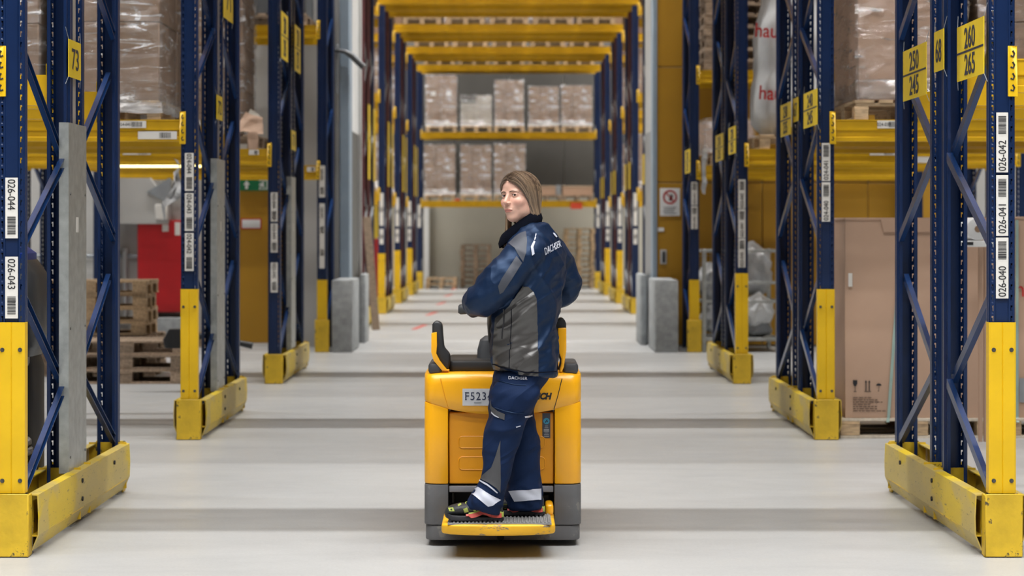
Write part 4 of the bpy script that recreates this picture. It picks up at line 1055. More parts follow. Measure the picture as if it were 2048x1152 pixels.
los = [(848, 911, 288, (3, 2, 7)), (921, 983, 289, (3, 2, 6)), (988, 1051, 287, (3, 2, 8))]
for k, (a, b_, topy, nn) in enumerate(los):
    x = XA((a+b_)/2, 55.1); zt = ZA(topy, 55.1)
    pallet('pallet', f'pallet on the lower shelf of the end rack, {["leftmost", "second", "behind the woman"][k]}', x, YE, z1, seed=70+k)
    wrapped_load(f'wrapped load on the lower shelf of the end rack, {["leftmost", "second", "behind the woman"][k]}', x, YE, z1+PH, XA(b_, 55.1)-XA(a, 55.1)-0.02, 1.1, zt-z1-PH-0.02, *nn, card=M_CARD, film=M_FILMW, seed=70+k)
for k, (a, b_) in enumerate(((1068, 1119), (1125, 1186))):
    x0, x1 = XA(a, 55.1), XA(b_, 55.1)
    pallet('pallet', f'pallet under the flat pale case on the lower shelf, {["left", "right"][k]}', (x0+x1)/2, YE, z1, seed=75+k, wood=M_WOODG)
    t = thing('flat_case', f'flat pale wooden case on the lower shelf of the end rack, {["left", "right"][k]} one', 'case', ((x0+x1)/2, YE-0.45, z1+PH))
    link('case_body', MB().box(-(x1-x0)/2, (x1-x0)/2, 0, 0.9, 0, 0.24).mesh('case_body', M_CARDB, 0.008, 1), t); link('case_lid', MB().box(-(x1-x0)/2-0.008, (x1-x0)/2+0.008, -0.008, 0.908, 0.215, 0.245).mesh('case_lid', mat('pale_case', (0.5, 0.38, 0.27), 0.7), 0.004, 1), t)
    if k == 0: link('grey_strap', boxmesh('grey_strap', 0.13, 0.95, 0.26, M_STEEL, 0.004), t, ((x1-x0)/2-0.03, 0.45, 0.0))
tag(link('red_tag', boxmesh('red_tag', 0.30, 0.01, 0.17, mat('red_tag', (0.6, 0.06, 0.02), 0.6)), loc=(XA(1153, 55.0), 55.07, ZA(418, 55.0))), 'red plate hanging on the lower shelf beam at the right', 'plate')
tag(link('red_tag', boxmesh('red_tag', 0.20, 0.01, 0.06, MATS['red_tag']), loc=(XA(912, 55.0), 55.07, ZA(402, 55.0))), 'small red plate on the lower shelf beam at the left', 'plate')
def stack(px0, px1, pytop, Y, what, n=None, wood=M_WOOD, z0=0):
    x = XA((px0+px1)/2, Y)
    n = n or max(1, round((ZA(pytop, Y)-z0)/PH))
    for k in range(n):
        pallet('pallet', f'empty pallet in {what}, {["lowest", "second", "third", "fourth", "fifth", "sixth", "seventh", "eighth", "ninth", "tenth", "eleventh", "twelfth"][k]} up', x+random.uniform(-.02, .02), Y+0.6, z0+k*PH, wood=wood, seed=80+k, parts=(k < 30), group='pallets in '+what)
stack(918, 985, 490, 56.0, 'the tall stack left of the woman', wood=M_WOODG)
stack(852, 914, 556, 55.2, 'the low stack in the rear corner')
stack(1127, 1190, 460, 55.8, 'the tall stack right of the woman')
# goods deep in the side racks of the rear hall
for k, y in enumerate(FAR):
    for s in (-1, 1):
        for z, w in ((2.26, 'lower'), (4.06, 'upper')):
            x = xin(s)+s*0.58
            pallet('pallet', f'pallet on the {w} side beam, {WORD[s]} {FW[k]} rear-hall rack', x, y+0.62, z, parts=False, group='pallets in the side racks of the rear hall')
            wrapped_load(f'film wrapped load on the {w} side beam, {WORD[s]} {FW[k]} rear-hall rack', x, y+0.62, z+PH, 0.74, 1.1, 1.15, 2, 2, 3, seed=100+k*8+s+int(z), film=M_FILMW, group='wrapped loads in the side racks of the rear hall')
M_YCASE = mat('yellow_case', (0.85, 0.62, 0.03), 0.4)
for k, y in enumerate(FAR[1:3]):
    t = thing('yellow_cabinet', f'bright yellow steel cabinet standing behind the {["second", "third"][k]} left rear-hall post', 'cabinet', (-2.92, y+0.75, 0))
    link('cabinet_body', MB().box(-0.42, 0.42, 0, 0.5, 1.38, 2.02).mesh('cabinet_body', M_YCASE, 0.02, 2), t)
    link('plinth', MB().box(-0.42, 0.42, 0.02, 0.5, 0.10, 1.36).mesh('plinth', M_REDP, 0.02, 2), t, label='red lower part')
    link('door', MB().box(-0.38, 0.38, -0.015, 0.0, 1.42, 1.98).mesh('door', M_YCASE, 0.01, 1), t)
    for q in (-0.36, 0.36): link('foot', boxmesh('foot', 0.06, 0.06, 0.10, M_BLACK), t, (q, 0.25, 0))
tag(link('wood_plank', MB().prism([(-0.06, 0), (0.06, 0), (0.06, 1.75), (-0.06, 1.75)], 'y', -0.02, 0.02).mesh('wood_plank', M_WOODG, 0.004, 1), loc=(-2.05, 32.6, 0.0), rot=(-0.05, -0.085, 0)), 'brown wooden plank leaning beside the first left rack of the rear hall', 'plank')
# ================================================================ the pallet truck
M_TRK = mat('truck_yellow', (0.86, 0.40, 0.004), 0.34, var=0.05, vs=3, coat=0.3, spec=0.5)
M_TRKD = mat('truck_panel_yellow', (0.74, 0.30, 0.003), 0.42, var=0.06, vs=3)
M_TRKG = mat('truck_grey', (0.105, 0.105, 0.11), 0.55, var=0.12, vs=9, wear=(0.17, 0.165, 0.155), wscale=9, wpos=0.60)
M_TRKW = mat('worn_step_yellow', (0.80, 0.42, 0.01), 0.5, var=0.15, vs=8, wear=(0.20, 0.17, 0.12), wscale=15, wpos=0.60, stretch=(0.6, 1, 2))
M_RUB = mat('grey_rubber', (0.21, 0.21, 0.21), 0.7, var=0.25, vs=15)
M_PLATE = mat('plate_white', (0.62, 0.63, 0.66), 0.45)
YT = 10.34; TX = XA(1005.5, YT)
truck = thing('pallet_truck', 'yellow and grey ride-on pallet truck numbered F5234 in the middle of the passage', 'pallet truck', (TX, YT, 0))
LX = lambda px: XA(px, YT)-TX
LZ = lambda py: ZA(py, YT)
def tprism(name, pts, y0, y1, m, bev=0.008, lab=None, par=None, smooth=False, seg=3):
    b = MB(); b.prism([(LX(x), LZ(y)) for x, y in pts], 'y', y0, y1)
    return link(name, b.mesh(name, m, bev, seg, smooth=True), par or truck, label=lab)
HW = 0.384
# grey chassis
def rounded_plan(x0, x1, y0, y1, r, corners, n=6):
    out = []
    for (cx, cy, a0, on) in ((x1, y0, -90, 'rb' in corners), (x1, y1, 0, 'rt' in corners), (x0, y1, 90, 'lt' in corners), (x0, y0, 180, 'lb' in corners)):
        if not on: out.append((cx, cy)); continue
        ox = cx-r if cx == x1 else cx+r; oy = cy+r if cy == y0 else cy-r
        for k in range(n+1):
            a = math.radians(a0+90*k/n); out.append((ox+r*math.cos(a), oy+r*math.sin(a)))
    return out
def zprism(name, plan, z0, z1, m, bev=0.006, lab=None, par=None):
    b = MB(); b.prism(plan, 'z', z0, z1); return link(name, b.mesh(name, m, bev, 2, smooth=True), par or truck, label=lab)
zprism('chassis_pillar', rounded_plan(-HW, LX(897)-0.001, 0, 0.30, 0.05, ('lb',)), 0.105, 0.303, M_TRKG)
zprism('chassis_pillar', rounded_plan(LX(1108)+0.001, HW, 0, 0.30, 0.05, ('rb',)), 0.105, 0.303, M_TRKG)
zprism('chassis_skirt', rounded_plan(-HW+0.006, HW-0.006, 0.006, 0.94, 0.05, ('lb', 'rb', 'lt', 'rt')), 0.030, 0.104, M_TRKG)
zprism('chassis_block', rounded_plan(-HW+0.006, HW-0.006, 0.302, 0.94, 0.04, ('lt', 'rt')), 0.106, 0.30, M_TRKG)
link('recess_back', MB().box(LX(898), LX(1107), 0.10, 0.12, 0.106, 0.302).mesh('recess_back', M_DARK), truck)
link('grey_cross_bar', MB().box(LX(898), LX(1107), 0.012, 0.055, LZ(985), LZ(973)).mesh('grey_cross_bar', mat('lighter_grey_bar', (0.20, 0.20, 0.22), 0.4), 0.004, 2), truck, label='lighter grey bar above the recess')
for px_, py_, w_, h_ in ((1090, 1003, 0.05, 0.05), (905, 1000, 0.02, 0.06), (1080, 995, 0.04, 0.03)):
    link('latch', boxmesh('latch', w_, 0.02, h_, M_BLACK, 0.006), truck, (LX(px_), 0.09, LZ(py_)-h_/2))
for q in (-0.26, 0.26):
    link('wheel', MB().tube([(q-0.04, 0.35, 0.048), (q+0.04, 0.35, 0.048)], 0.048, 20).mesh('wheel', M_DARK, 0.008, 1), truck)
    link('wheel', MB().tube([(q-0.03, 2.05, 0.042), (q+0.03, 2.05, 0.042)], 0.042, 20).mesh('wheel', M_DARK, 0.008, 1), truck)
    link('fork', MB().prism([(0.94, 0.03), (2.15, 0.05), (2.2, 0.07), (2.15, 0.092), (0.94, 0.092)], 'x', q-0.085, q+0.085).mesh('fork', M_BLACK, 0.006, 1), truck)
tag(truck, truck['label'], 'pallet truck')
# yellow side panels with rounded outer corners
def side_panel(s):
    x_in = LX(897) if s < 0 else LX(1108.5)
    xa, xb = (-HW, x_in-0.0015) if s < 0 else (x_in+0.0015, HW)
    plan = rounded_plan(xa, xb, 0.0, 0.92, 0.055, ('lb', 'lt') if s < 0 else ('rb', 'rt'))
    b = MB(); n = len(plan)
    def top(x):
        u = (x-xa)/(xb-xa) if s > 0 else (xb-x)/(xb-xa)
        return LZ(817)+(LZ(803)-LZ(817))*u**0.8
    lo = [(x, y, 0.306) for x, y in plan]; mid = [(x*1.003, y, 0.50) for x, y in plan]; hi = [(x, y, top(x)-0.002) for x, y in plan]
    b.loft([lo, mid, hi])
    link('side_panel', b.mesh('side_panel', M_TRK, 0.006, 2, smooth=True), truck)
side_panel(-1); side_panel(1)
# centre panel with two pressed grooves
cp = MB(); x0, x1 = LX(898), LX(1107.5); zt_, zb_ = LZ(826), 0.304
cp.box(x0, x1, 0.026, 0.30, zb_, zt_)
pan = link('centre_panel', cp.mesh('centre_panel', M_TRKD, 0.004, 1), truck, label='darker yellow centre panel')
def groove(pxa, pxb, pya, pyb):
    xa, xb, za, zb2 = LX(pxa), LX(pxb), LZ(pyb), LZ(pya); r = 0.02; n = 5; pts = []
    for cx, cz, a0 in ((xb-r, zb2-r, 0), (xa+r, zb2-r, 90), (xa+r, za+r, 180), (xb-r, za+r, 270)):
        for k in range(n+1):
            a = math.radians(a0+90*k/n); pts.append((cx+r*math.cos(a), 0.0245, cz+r*math.sin(a)))
    b = MB(); b.tube(pts+[pts[0]], 0.0032, 6, cap=False)
    b.prism([(p[0]*0.985+0.015*(xa+xb)/2, p[2]*0.99+0.01*(za+zb2)/2) for p in pts], 'y', 0.0225, 0.026)
    link('pressed_panel', b.mesh('pressed_panel', M_TRKD, smooth=True), pan)
groove(917, 1090, 874, 897); groove(917, 1090, 915, 940)
# hood: front face with a curved lower edge and rounded upper edge
def hood():
    xs = np.linspace(-HW, HW, 41); b = MB(); rings = []
    zlow = lambda x: LZ(829)+(LZ(802)-LZ(829))*min(1, (abs(x)/HW))**2.4
    for x in xs:
        u = abs(x)/HW; rc = 0.055
        yf = 0.0 if abs(x) < HW-rc else rc-math.sqrt(max(0, rc*rc-(abs(x)-(HW-rc))**2))
        ztop = 0.850-0.010*u**6
        prof = [(yf+0.004, zlow(x)), (yf-0.004, zlow(x)+0.012), (yf-0.006, zlow(x)+0.05), (yf-0.004, ztop-0.055), (yf+0.002, ztop-0.026), (yf+0.014, ztop-0.008), (yf+0.034, ztop), (0.90-yf, ztop), (0.925-yf, ztop-0.03), (0.925-yf, zlow(x)), (0.30+yf*0.3, zlow(x)-0.0)]
        rings.append([(x, y, z) for y, z in prof])
    b.loft(rings)
    return link('hood', b.mesh('hood', M_TRK, smooth=True), truck)
hd_ = hood()
link('hood_seam', MB().tube([(LX(1108), -0.003, LZ(818)), (LX(1116), -0.0065, LZ(790)), (LX(1124), -0.003, LZ(757))], 0.0022, 6).mesh('hood_seam', M_DARK), hd_)
link('hood_seam', MB().tube([(LX(897), -0.003, LZ(818)), (LX(889), -0.0065, LZ(790)), (LX(881), -0.003, LZ(757))], 0.0022, 6).mesh('hood_seam', M_TRKD), hd_)
# number plate, maker's name, sticker
np_ = link('number_plate', boxmesh('number_plate', LX(986)-LX(925), 0.002, LZ(777)-LZ(811), M_PLATE), truck, (LX(955.5), -0.0078, LZ(811)), label='white plate reading F5234')
def serif_text(par, body, size, cx, cz, y):
    o = link('lettering', text_mesh(body, size, mat('navy_ink', (0.012, 0.02, 0.06), 0.5), 0.92, space=1.12), par, (cx, y, cz))
    return o
so = serif_text(np_, 'F5234', 0.055, 0.005, (LZ(792)-LZ(811)), -0.002)
sb = MB(); zc_ = LZ(792)-LZ(811)
sb.box(-0.0625, -0.0535, -0.0026, -0.0015, zc_-0.0192, zc_-0.0160); sb.box(-0.063, -0.05, -0.0026, -0.0015, zc_+0.0158, zc_+0.0190); sb.box(0.050, 0.070, -0.0026, -0.0015, zc_-0.0192, zc_-0.0166)
link('serifs', sb.mesh('serifs', MATS['navy_ink'], fix=False), np_)
link('small_print', MB().box(-0.018, 0.018, -0.0026, -0.0015, 0.012, 0.0165).mesh('small_print', M_STEEL), np_)
link('lettering', text_mesh('JUNGHEINRICH', 0.042, M_INK, 0.92, shear=0.25, bold=0.0022, space=0.98), truck, (LX(1107)-0.147, -0.0075, LZ(794)))
st = link('service_sticker', boxmesh('service_sticker', LX(1101)-LX(1085), 0.0015, LZ(825)-LZ(875), mat('sticker_dark', (0.05, 0.055, 0.075), 0.4)), truck, (LX(1093), 0.0245, LZ(877)), label='dark grey sticker with a blue disc')
q_ = MB(); q_.tube([(0, -0.0015, 0.083), (0, -0.0008, 0.083)], 0.0155, 20); link('blue_disc', q_.mesh('blue_disc', mat('sticker_blue', (0.03, 0.25, 0.40), 0.4)), st)
q_ = MB()
for k, (w_, h_) in enumerate(((0.014, 0.002), (0.018, 0.002), (0.026, 0.0025), (0.026, 0.004), (0.02, 0.0015), (0.024, 0.0015), (0.026, 0.003))): q_.box(-w_/2, w_/2, -0.0014, -0.0007, 0.058-k*0.0085, 0.058-k*0.0085+h_)
link('print_lines', q_.mesh('print_lines', M_FRAME, fix=False), st, kind='stuff')
q_ = MB(); q_.tube([(-0.006, -0.0018, 0.076), (0.004, -0.0018, 0.090)], 0.0022, 6); q_.tube([(0.003, -0.0018, 0.078), (0.008, -0.0018, 0.084)], 0.002, 6); link('disc_mark', q_.mesh('disc_mark', M_INK, fix=False), st)
for zz in (LZ(815), LZ(905)): link('side_strip', boxmesh('side_strip', 0.004, 0.10, 0.07, M_SIGNW), truck, (HW+0.003, 0.25, zz))
# black console and corner pads on top
zprism('top_console', rounded_plan(LX(893), LX(1118), 0.10, 0.62, 0.03, ('lb', 'rb', 'lt', 'rt')), 0.846, LZ(727)+0.008, M_BLACK, 0.012)
for xa, xb in ((LX(856), LX(884)), (LX(1126), LX(1157))):
    zprism('corner_pad', rounded_plan(xa, xb, 0.028, 0.42, 0.02, ('lb', 'rb', 'lt', 'rt')), 0.843, LZ(727), mat('pad_grey', (0.045, 0.047, 0.052), 0.5), 0.014)
# padded side handles
def handle(poly_y, poly_b, base):
    h = tprism('side_handle', poly_b, 0.055, 0.135, M_BLACK, 0.012, 'black padded side handle')
    tprism('yellow_shell', poly_y, 0.025, 0.10, M_TRK, 0.006, 'yellow shell', h)
    tprism('bracket', base, 0.04, 0.10, M_TRKD, 0.004, None, h)
    return h
handle([(862.5, 667), (873, 665), (873.5, 692), (872, 708), (879, 722), (894, 741), (897, 742), (884, 742), (867, 722), (862, 705)],
       [(863.5, 668), (863.5, 650), (866, 645), (871, 643), (878, 643.5), (884, 650), (885, 668), (887.5, 696), (899.5, 710), (900, 722), (897, 741), (885, 740), (874, 726), (866, 706)],
       [(882, 740), (898, 740), (897.5, 756), (882, 756)])
handle([(1116, 657), (1133, 656), (1133, 702), (1128, 735), (1124.5, 745), (1119, 745), (1123, 728), (1123, 718), (1117, 702)],
       [(1109, 668), (1111, 650), (1116, 639), (1123, 635.5), (1130, 640), (1133, 648), (1133, 668), (1133, 700), (1129, 730), (1123, 745), (1117, 742), (1121, 724), (1115, 708), (1110, 700)],
       [(1116, 742), (1126, 742), (1128, 758), (1114, 758)])
# steering column and tiller
b = MB()
c0 = Vector((LX(978), 0.42, 0.90))
b.loft([rr(0.060, 0.09, 0.90, 4, 24, LX(976), 0.40), rr(0.058, 0.085, 0.94, 4, 24, LX(976), 0.40), rr(0.05, 0.075, 0.99, 4, 24, LX(978), 0.40), rr(0.03, 0.05, 1.01, 4, 24, LX(980), 0.40)])
link('steering_console', b.mesh('steering_console', mat('pad_grey', (0, 0, 0)), smooth=True), truck)
b = MB(); b.tube([(LX(990), 0.36, 0.96), (LX(986), 0.25, 1.08), (LX(986), 0.08, 1.16), (LX(990), -0.09, 1.185)], [0.034, 0.032, 0.028, 0.024], 14); link('tiller_arm', b.mesh('tiller_arm', M_BLACK, smooth=True), truck)
tg = MB(); gy = -0.10
tg.tube([(LX(917.5), gy, 1.163), (LX(921), gy, 1.163), (LX(930), gy, 1.166), (LX(945), gy, 1.172), (LX(1000), gy, 1.185), (LX(1050), gy, 1.18)], [0.017, 0.0245, 0.0265, 0.024, 0.020, 0.019], 16)
link('tiller_grip', tg.mesh('tiller_grip', mat('grip_grey', (0.035, 0.037, 0.04), 0.5), smooth=True), truck)
# the folding step
stp = MB(); n = 14; X0, X1 = LX(888), LX(1107); yf = -0.42; pts = []
for k in range(n+1):
    u = k/n; x = X0+(X1-X0)*u; pts.append((x, yf-0.030*math.sin(PI*u)**0.7))
outline = [(X0, 0.02), (X0, yf+0.02)]+pts[1:-1]+[(X1, yf+0.02), (X1, 0.02)]
b = MB(); b.prism(outline[::-1], 'z', 0.120, 0.168); 
for i, v in enumerate(b.v):
    x, y, z = v
    if z < 0.13 and y < yf+0.05: b.v[i] = (x, y+0.012, z-0.006*math.sin(PI*(x-X0)/(X1-X0)))
step = link('step', b.mesh('step', M_TRKW, 0.012, 3, smooth=True), truck, label='worn yellow front edge of the folding step')
rb_ = MB(); rb_.box(X0+0.03, X1-0.018, yf-0.008, 0.015, 0.166, 0.173)
k = 0; x = X0+0.06
while x < X1-0.03:
    rb_.tube([(x, yf-0.004, 0.1725), (x, 0.01, 0.1725)], 0.0065, 6); x += 0.0178
link('ribbed_mat', rb_.mesh('ribbed_mat', M_RUB, smooth=False), step)
link('step_hinge', MB().box(LX(1090), LX(1106), -0.12, 0.05, 0.166, 0.222).mesh('step_hinge', M_TRK, 0.014, 3, smooth=True), step, label='clean yellow hinge block')
link('step_arm', MB().box(-0.10, 0.10, -0.05, 0.10, 0.112, 0.135).mesh('step_arm', M_BLACK), step)
link('buffer', MB().tube([(LX(1001), 0.004, LZ(1078)+0.012), (LX(1001), -0.02, LZ(1078)+0.012)], 0.018, 14).mesh('buffer', M_DARK, 0.004, 1), truck)
# ================================================================ the woman on the step
from mathutils.bvhtree import BVHTree
M_NAVY = mat('navy_softshell', (0.0025, 0.0100, 0.033), 0.50, var=0.06, vs=5, spec=0.55, bmp=0.0, bs_=60)
M_NAVYT = mat('navy_work_cloth', (0.005, 0.0135, 0.046), 0.75, var=0.10, vs=7, spec=0.3)
M_COLLAR = mat('dark_fleece_collar', (0.003, 0.004, 0.009), 0.95, var=0.2, vs=40, spec=0.1)
M_GREYJ = mat('grey_jacket_panel', (0.042, 0.039, 0.038), 0.36, var=0.08, vs=8, spec=0.8)
M_GREYS = mat('slate_sleeve_panel', (0.048, 0.053, 0.070), 0.6, var=0.1, vs=12)
def fold_bump(m, rot, sc, strength, dist, tint=(1, 1, 1, 1)):
    n = m.node_tree; b = n.nodes['Principled BSDF']; b.inputs['Specular Tint'].default_value = tint; tc = n.nodes.new('ShaderNodeTexCoord'); mp = n.nodes.new('ShaderNodeMapping'); mp.inputs['Rotation'].default_value = rot
    m2 = n.nodes.new('ShaderNodeMapping'); m2.inputs['Scale'].default_value = sc
    n.links.new(tc.outputs['Object'], mp.inputs[0]); n.links.new(mp.outputs[0], m2.inputs[0])
    f = noise_tex(n, m2.outputs[0], 1.0, 1.2, 0.4, 0.35)
    r = ramp(n, f, [(0.30, (0, 0, 0)), (0.48, (0.85,)*3), (0.56, (1, 1, 1)), (0.75, (0.1,)*3)])
    bump(n, b, r, strength, dist)
M_REFL = mat('reflective_tape', (0.50, 0.52, 0.60), 0.4, var=0.05)
M_GREYT = mat('grey_trouser_panel', (0.06, 0.06, 0.065), 0.7, var=0.15)
M_SHOE = mat('shoe_black', (0.018, 0.020, 0.022), 0.55, var=0.3, vs=25, bmp=0.3, bs_=120)
M_SHOER = mat('shoe_coral', (0.50, 0.075, 0.06), 0.5, var=0.1)
M_SHOEL = mat('shoe_lime', (0.36, 0.42, 0.08), 0.5, var=0.1)
M_BROW = mat('brow_brown', (0.11, 0.062, 0.040), 0.7)
M_EYEW = mat('eye_white', (0.62, 0.58, 0.56), 0.15, var=0.02); M_IRIS = mat('iris_brown', (0.035, 0.02, 0.013), 0.1); M_PUP = mat('pupil', (0.004, 0.004, 0.004), 0.1)
def attr_material(name, rough, sss=0.0, spec=0.5, bmp=0.0):
    m, n, b = nt(name); a = n.nodes.new('ShaderNodeVertexColor'); a.layer_name = 'Col'
    n.links.new(a.outputs[0], b.inputs['Base Color']); b.inputs['Roughness'].default_value = rough; b.inputs['Specular IOR Level'].default_value = spec
    if sss: b.inputs['Subsurface Weight'].default_value = sss; b.inputs['Subsurface Radius'].default_value = (0.012, 0.005, 0.003); b.inputs['Subsurface Scale'].default_value = 0.6
    if bmp: bump(n, b, noise_tex(n, coords(n), 260, 4), bmp, 0.001)
    MATS[name] = m; return m
fold_bump(M_GREYJ, (0, math.radians(32), 0), (3.2, 5, 12), 0.7, 0.03); fold_bump(M_NAVY, (0, math.radians(40), 0), (3, 4.5, 9), 0.45, 0.03, (0.40, 0.60, 1, 1)); fold_bump(M_NAVYT, (0, math.radians(28), 0), (4, 5, 12), 0.45, 0.022, (0.5, 0.65, 1, 1))
M_SKIN = attr_material('skin', 0.48, 0.15, 0.4, 0.08); M_HAIR = attr_material('hair', 0.36, 0, 0.6)
PORG = Vector((0.02, 10.06, 0.175))
def to_local(me): me.transform(Matrix.Translation(-PORG)); return me
def remeshed(b, voxel, smooth_n, fn=None, name='m', mats=None):
    me = b.mesh(name+'_src', M_NAVY); o = bpy.data.objects.new('remesh_tmp', me); COL.objects.link(o)
    md = o.modifiers.new('r', 'REMESH'); md.mode = 'VOXEL'; md.voxel_size = voxel
    dg = bpy.context.evaluated_depsgraph_get(); out = bpy.data.meshes.new_from_object(o.evaluated_get(dg)); bpy.data.objects.remove(o)
    bm = bmesh.new(); bm.from_mesh(out)
    for _ in range(smooth_n): bmesh.ops.smooth_vert(bm, verts=bm.verts, factor=0.5, use_axis_x=True, use_axis_y=True, use_axis_z=True)
    bm.normal_update()
    if fn:
        mv = [(v, fn(v.co, v.normal)) for v in bm.verts]
        for v, d in mv: v.co += v.normal*d
        bmesh.ops.smooth_vert(bm, verts=bm.verts, factor=0.5, use_axis_x=True, use_axis_y=True, use_axis_z=True)
    for f in bm.faces: f.smooth = True
    bm.to_mesh(out); bm.free(); out.name = name; out.materials.clear()
    for m in mats or [M_NAVY]: out.materials.append(m)
    return out
def ell(cx, cy, z, hx, hy, k=0.0, e=2.3, n=36):
    out = []
    for i in range(n):
        t = 2*PI*i/n; c, s = math.cos(t), math.sin(t)
        q = (abs(c)**e+abs(s)**e)**(-1/e)
        out.append((cx+q*(hx*c+k*s), cy+q*hy*s, z))
    return out
def limb(b, pts, n=20):
    """tapering limb through (point, radius) pairs, rounded at both ends"""
    P = [Vector(p) for p, r in pts]; R = [r for p, r in pts]
    # catmull refine
    Q, RR = [], []
    for i in range(len(P)-1):
        p0, p1, p2, p3 = P[max(0, i-1)], P[i], P[i+1], P[min(len(P)-1, i+2)]
        for k in range(5):
            t = k/5; t2, t3 = t*t, t*t*t
            Q.append(0.5*((2*p1)+(p2-p0)*t+(2*p0-5*p1+4*p2-p3)*t2+(3*p1-p0-3*p2+p3)*t3)); RR.append(R[i]*(1-t)+R[i+1]*t)
    Q.append(P[-1]); RR.append(R[-1])
    d0 = (Q[0]-Q[1]).normalized(); d1 = (Q[-1]-Q[-2]).normalized()
    Q = [Q[0]+d0*RR[0]*0.6, Q[0]+d0*RR[0]*0.35]+Q+[Q[-1]+d1*RR[-1]*0.3]; RR = [RR[0]*0.35, RR[0]*0.8]+RR+[RR[-1]*0.8]
    b.tube(Q, RR, n)
def W3(px, py, Y): return at(px, py, Y)
# ---- folds of the cloth
def ridge(x): return 1-abs(x)*2
def fold(p, d, freq_along, freq_across, seed):
    d = Vector(d).normalized(); u = p.dot(d); v = p-d*u
    q = Vector((v.x*freq_across, v.y*freq_across*0.6, v.z*freq_across))+d*(u*freq_along)+Vector((seed, seed*2.1, 0))
    return ridge(noise.noise(q))
def jacket_disp(p, nrm):
    z = p.z
    a = fold(p, (0.75, 0.1, 0.50), 3.0, 13, 1.7)**2*0.013-0.004
    a2 = fold(p, (0.9, 0, 0.30), 3.5, 24, 4.2)*0.005
    low = max(0, min(1, (1.20-z)/0.18)); mid = 1-low
    c = fold(p, (0.55, 0.2, -0.8), 3, 11, 7.7)**2*0.012-0.004
    fine = noise.noise(p*45)*0.0012
    return (a+a2)*(0.35+0.75*low)+c*mid*0.8+fine-0.004
# ---- jacket
YC = 10.08
jb = MB(); rings = []
for py, l, r, hy, k, yc in ((744, 986, 1115, .180, .02, 10.09), (737, 985, 1115, .188, .02, 10.09), (720, 983, 1115, .188, .02, 10.09), (690, 983, 1115, .182, .02, 10.09), (650, 983, 1115, .176, .025, 10.08), (610, 985, 1124, .178, .03, 10.08),
                        (570, 990, 1129, .186, .045, 10.08), (530, 996, 1133, .198, .06, 10.08), (505, 1003, 1131, .200, .065, 10.08), (488, 1014, 1124, .180, .062, 10.08), (472, 1026, 1118, .145, .05, 10.08), (458, 1036, 1108, .105, .035, 10.08), (446, 1044, 1099, .075, .02, 10.08)):
    half = (r-l)/2*YC/FPX; hx = math.sqrt(max(1e-4, half*half-k*k)); c = W3((l+r)/2, py, YC)
    rg = ell(c.x, yc, c.z, hx, hy, k)
    if py > 700: rg = [(x, y, z-0.022*((x-c.x)/half)*min(1, (py-700)/40)) for x, y, z in rg]
    rings.append(rg)
jb.loft(rings)
SHL, ELL_, HAL = W3(1052, 508, 9.95), W3(969, 597, 9.90), W3(948, 611, 10.17)
limb(jb, [(W3(1066, 500, 10.0), .082), (SHL, .092), (W3(1012, 552, 9.905), .094), (W3(985, 580, 9.895), .090), (ELL_, .084), (W3(953, 604, 9.99), .072), (HAL, .052)])
SHR, ELR, HAR = W3(1104, 508, 10.24), W3(1134, 580, 10.36), W3(1052, 608, 10.26)
limb(jb, [(W3(1092, 500, 10.18), .078), (SHR, .084), (W3(1124, 542, 10.31), .074), (ELR, .070), (W3(1100, 600, 10.36), .058), (W3(1075, 607, 10.30), .05)])
jme = remeshed(jb, 0.007, 5, jacket_disp, 'jacket', [M_NAVY])
BVJ = BVHTree.FromPolygons([v.co for v in jme.vertices], [p.vertices for p in jme.polygons])
# ---- trousers
tb = MB()
def tring(py, l, r, Y, hy): c = W3((l+r)/2, py, Y); return ell(c.x, Y, c.z, (r-l)/2*Y/FPX, hy, 0, 2.2)
tb.loft([tring(738, 990, 1112, 10.09, .165), tring(752, 985, 1100, 10.085, .17), tring(775, 982, 1082, 10.08, .175), tring(795, 982, 1068, 10.08, .16), tring(808, 990, 1062, 10.08, .11)])
KL, KR = 9.975, 10.17
tb.loft([tring(765, 990, 1080, 10.0, .09), tring(785, 982, 1078, KL, .105), tring(810, 980, 1066, KL, .105), tring(835, 980, 1054, KL, .098), tring(858, 973, 1044, KL, .092), tring(880, 968, 1038, KL, .086), tring(905, 966, 1032, KL, .082), tring(930, 965, 1026, KL, .080), tring(955, 962, 1020, KL, .080), tring(975, 954, 1013, KL, .080), tring(990, 945, 1007, KL, .080), tring(1003, 938, 1004, KL, .078), tring(1014, 935, 1003, KL, .074)])
# slanted hem of the front leg: drop the heel side
for i in range(len(tb.v)-36, len(tb.v)):
    x, y, z = tb.v[i]; u = (x-XA(935, KL))/(XA(1003, KL)-XA(935, KL)); tb.v[i] = (x, y, z-0.040*max(0, u))
tb.loft([tring(765, 1010, 1087, 10.15, .09), tring(790, 1006, 1071, KR, .10), tring(820, 1006, 1063, KR, .098), tring(840, 1009, 1065, KR, .094), tring(860, 1010, 1072, KR, .09), tring(885, 1012, 1078, KR, .086), tring(915, 1014, 1081, KR, .084), tring(950, 1015, 1081, KR, .082), tring(980, 1014, 1082, KR, .080), tring(1003, 1012, 1085, KR, .078), tring(1018, 1010, 1088, KR, .076)])
def trouser_disp(p, nrm):
    z = p.z
    kn = math.exp(-((z-0.60)/0.12)**2); hm = math.exp(-((z-0.28)/0.07)**2); th = math.exp(-((z-0.76)/0.08)**2)
    a = fold(p, (0.85, 0.1, 0.5), 4, 14, 3.1)*0.010*(kn*1.2+th*0.9+0.35)
    b = fold(p, (0.8, 0, -0.55), 4, 24, 8.3)*0.012*hm
    return a+b+noise.noise(p*50)*0.0008-0.003
tme = remeshed(tb, 0.0075, 3, trouser_disp, 'trousers', [M_NAVYT])
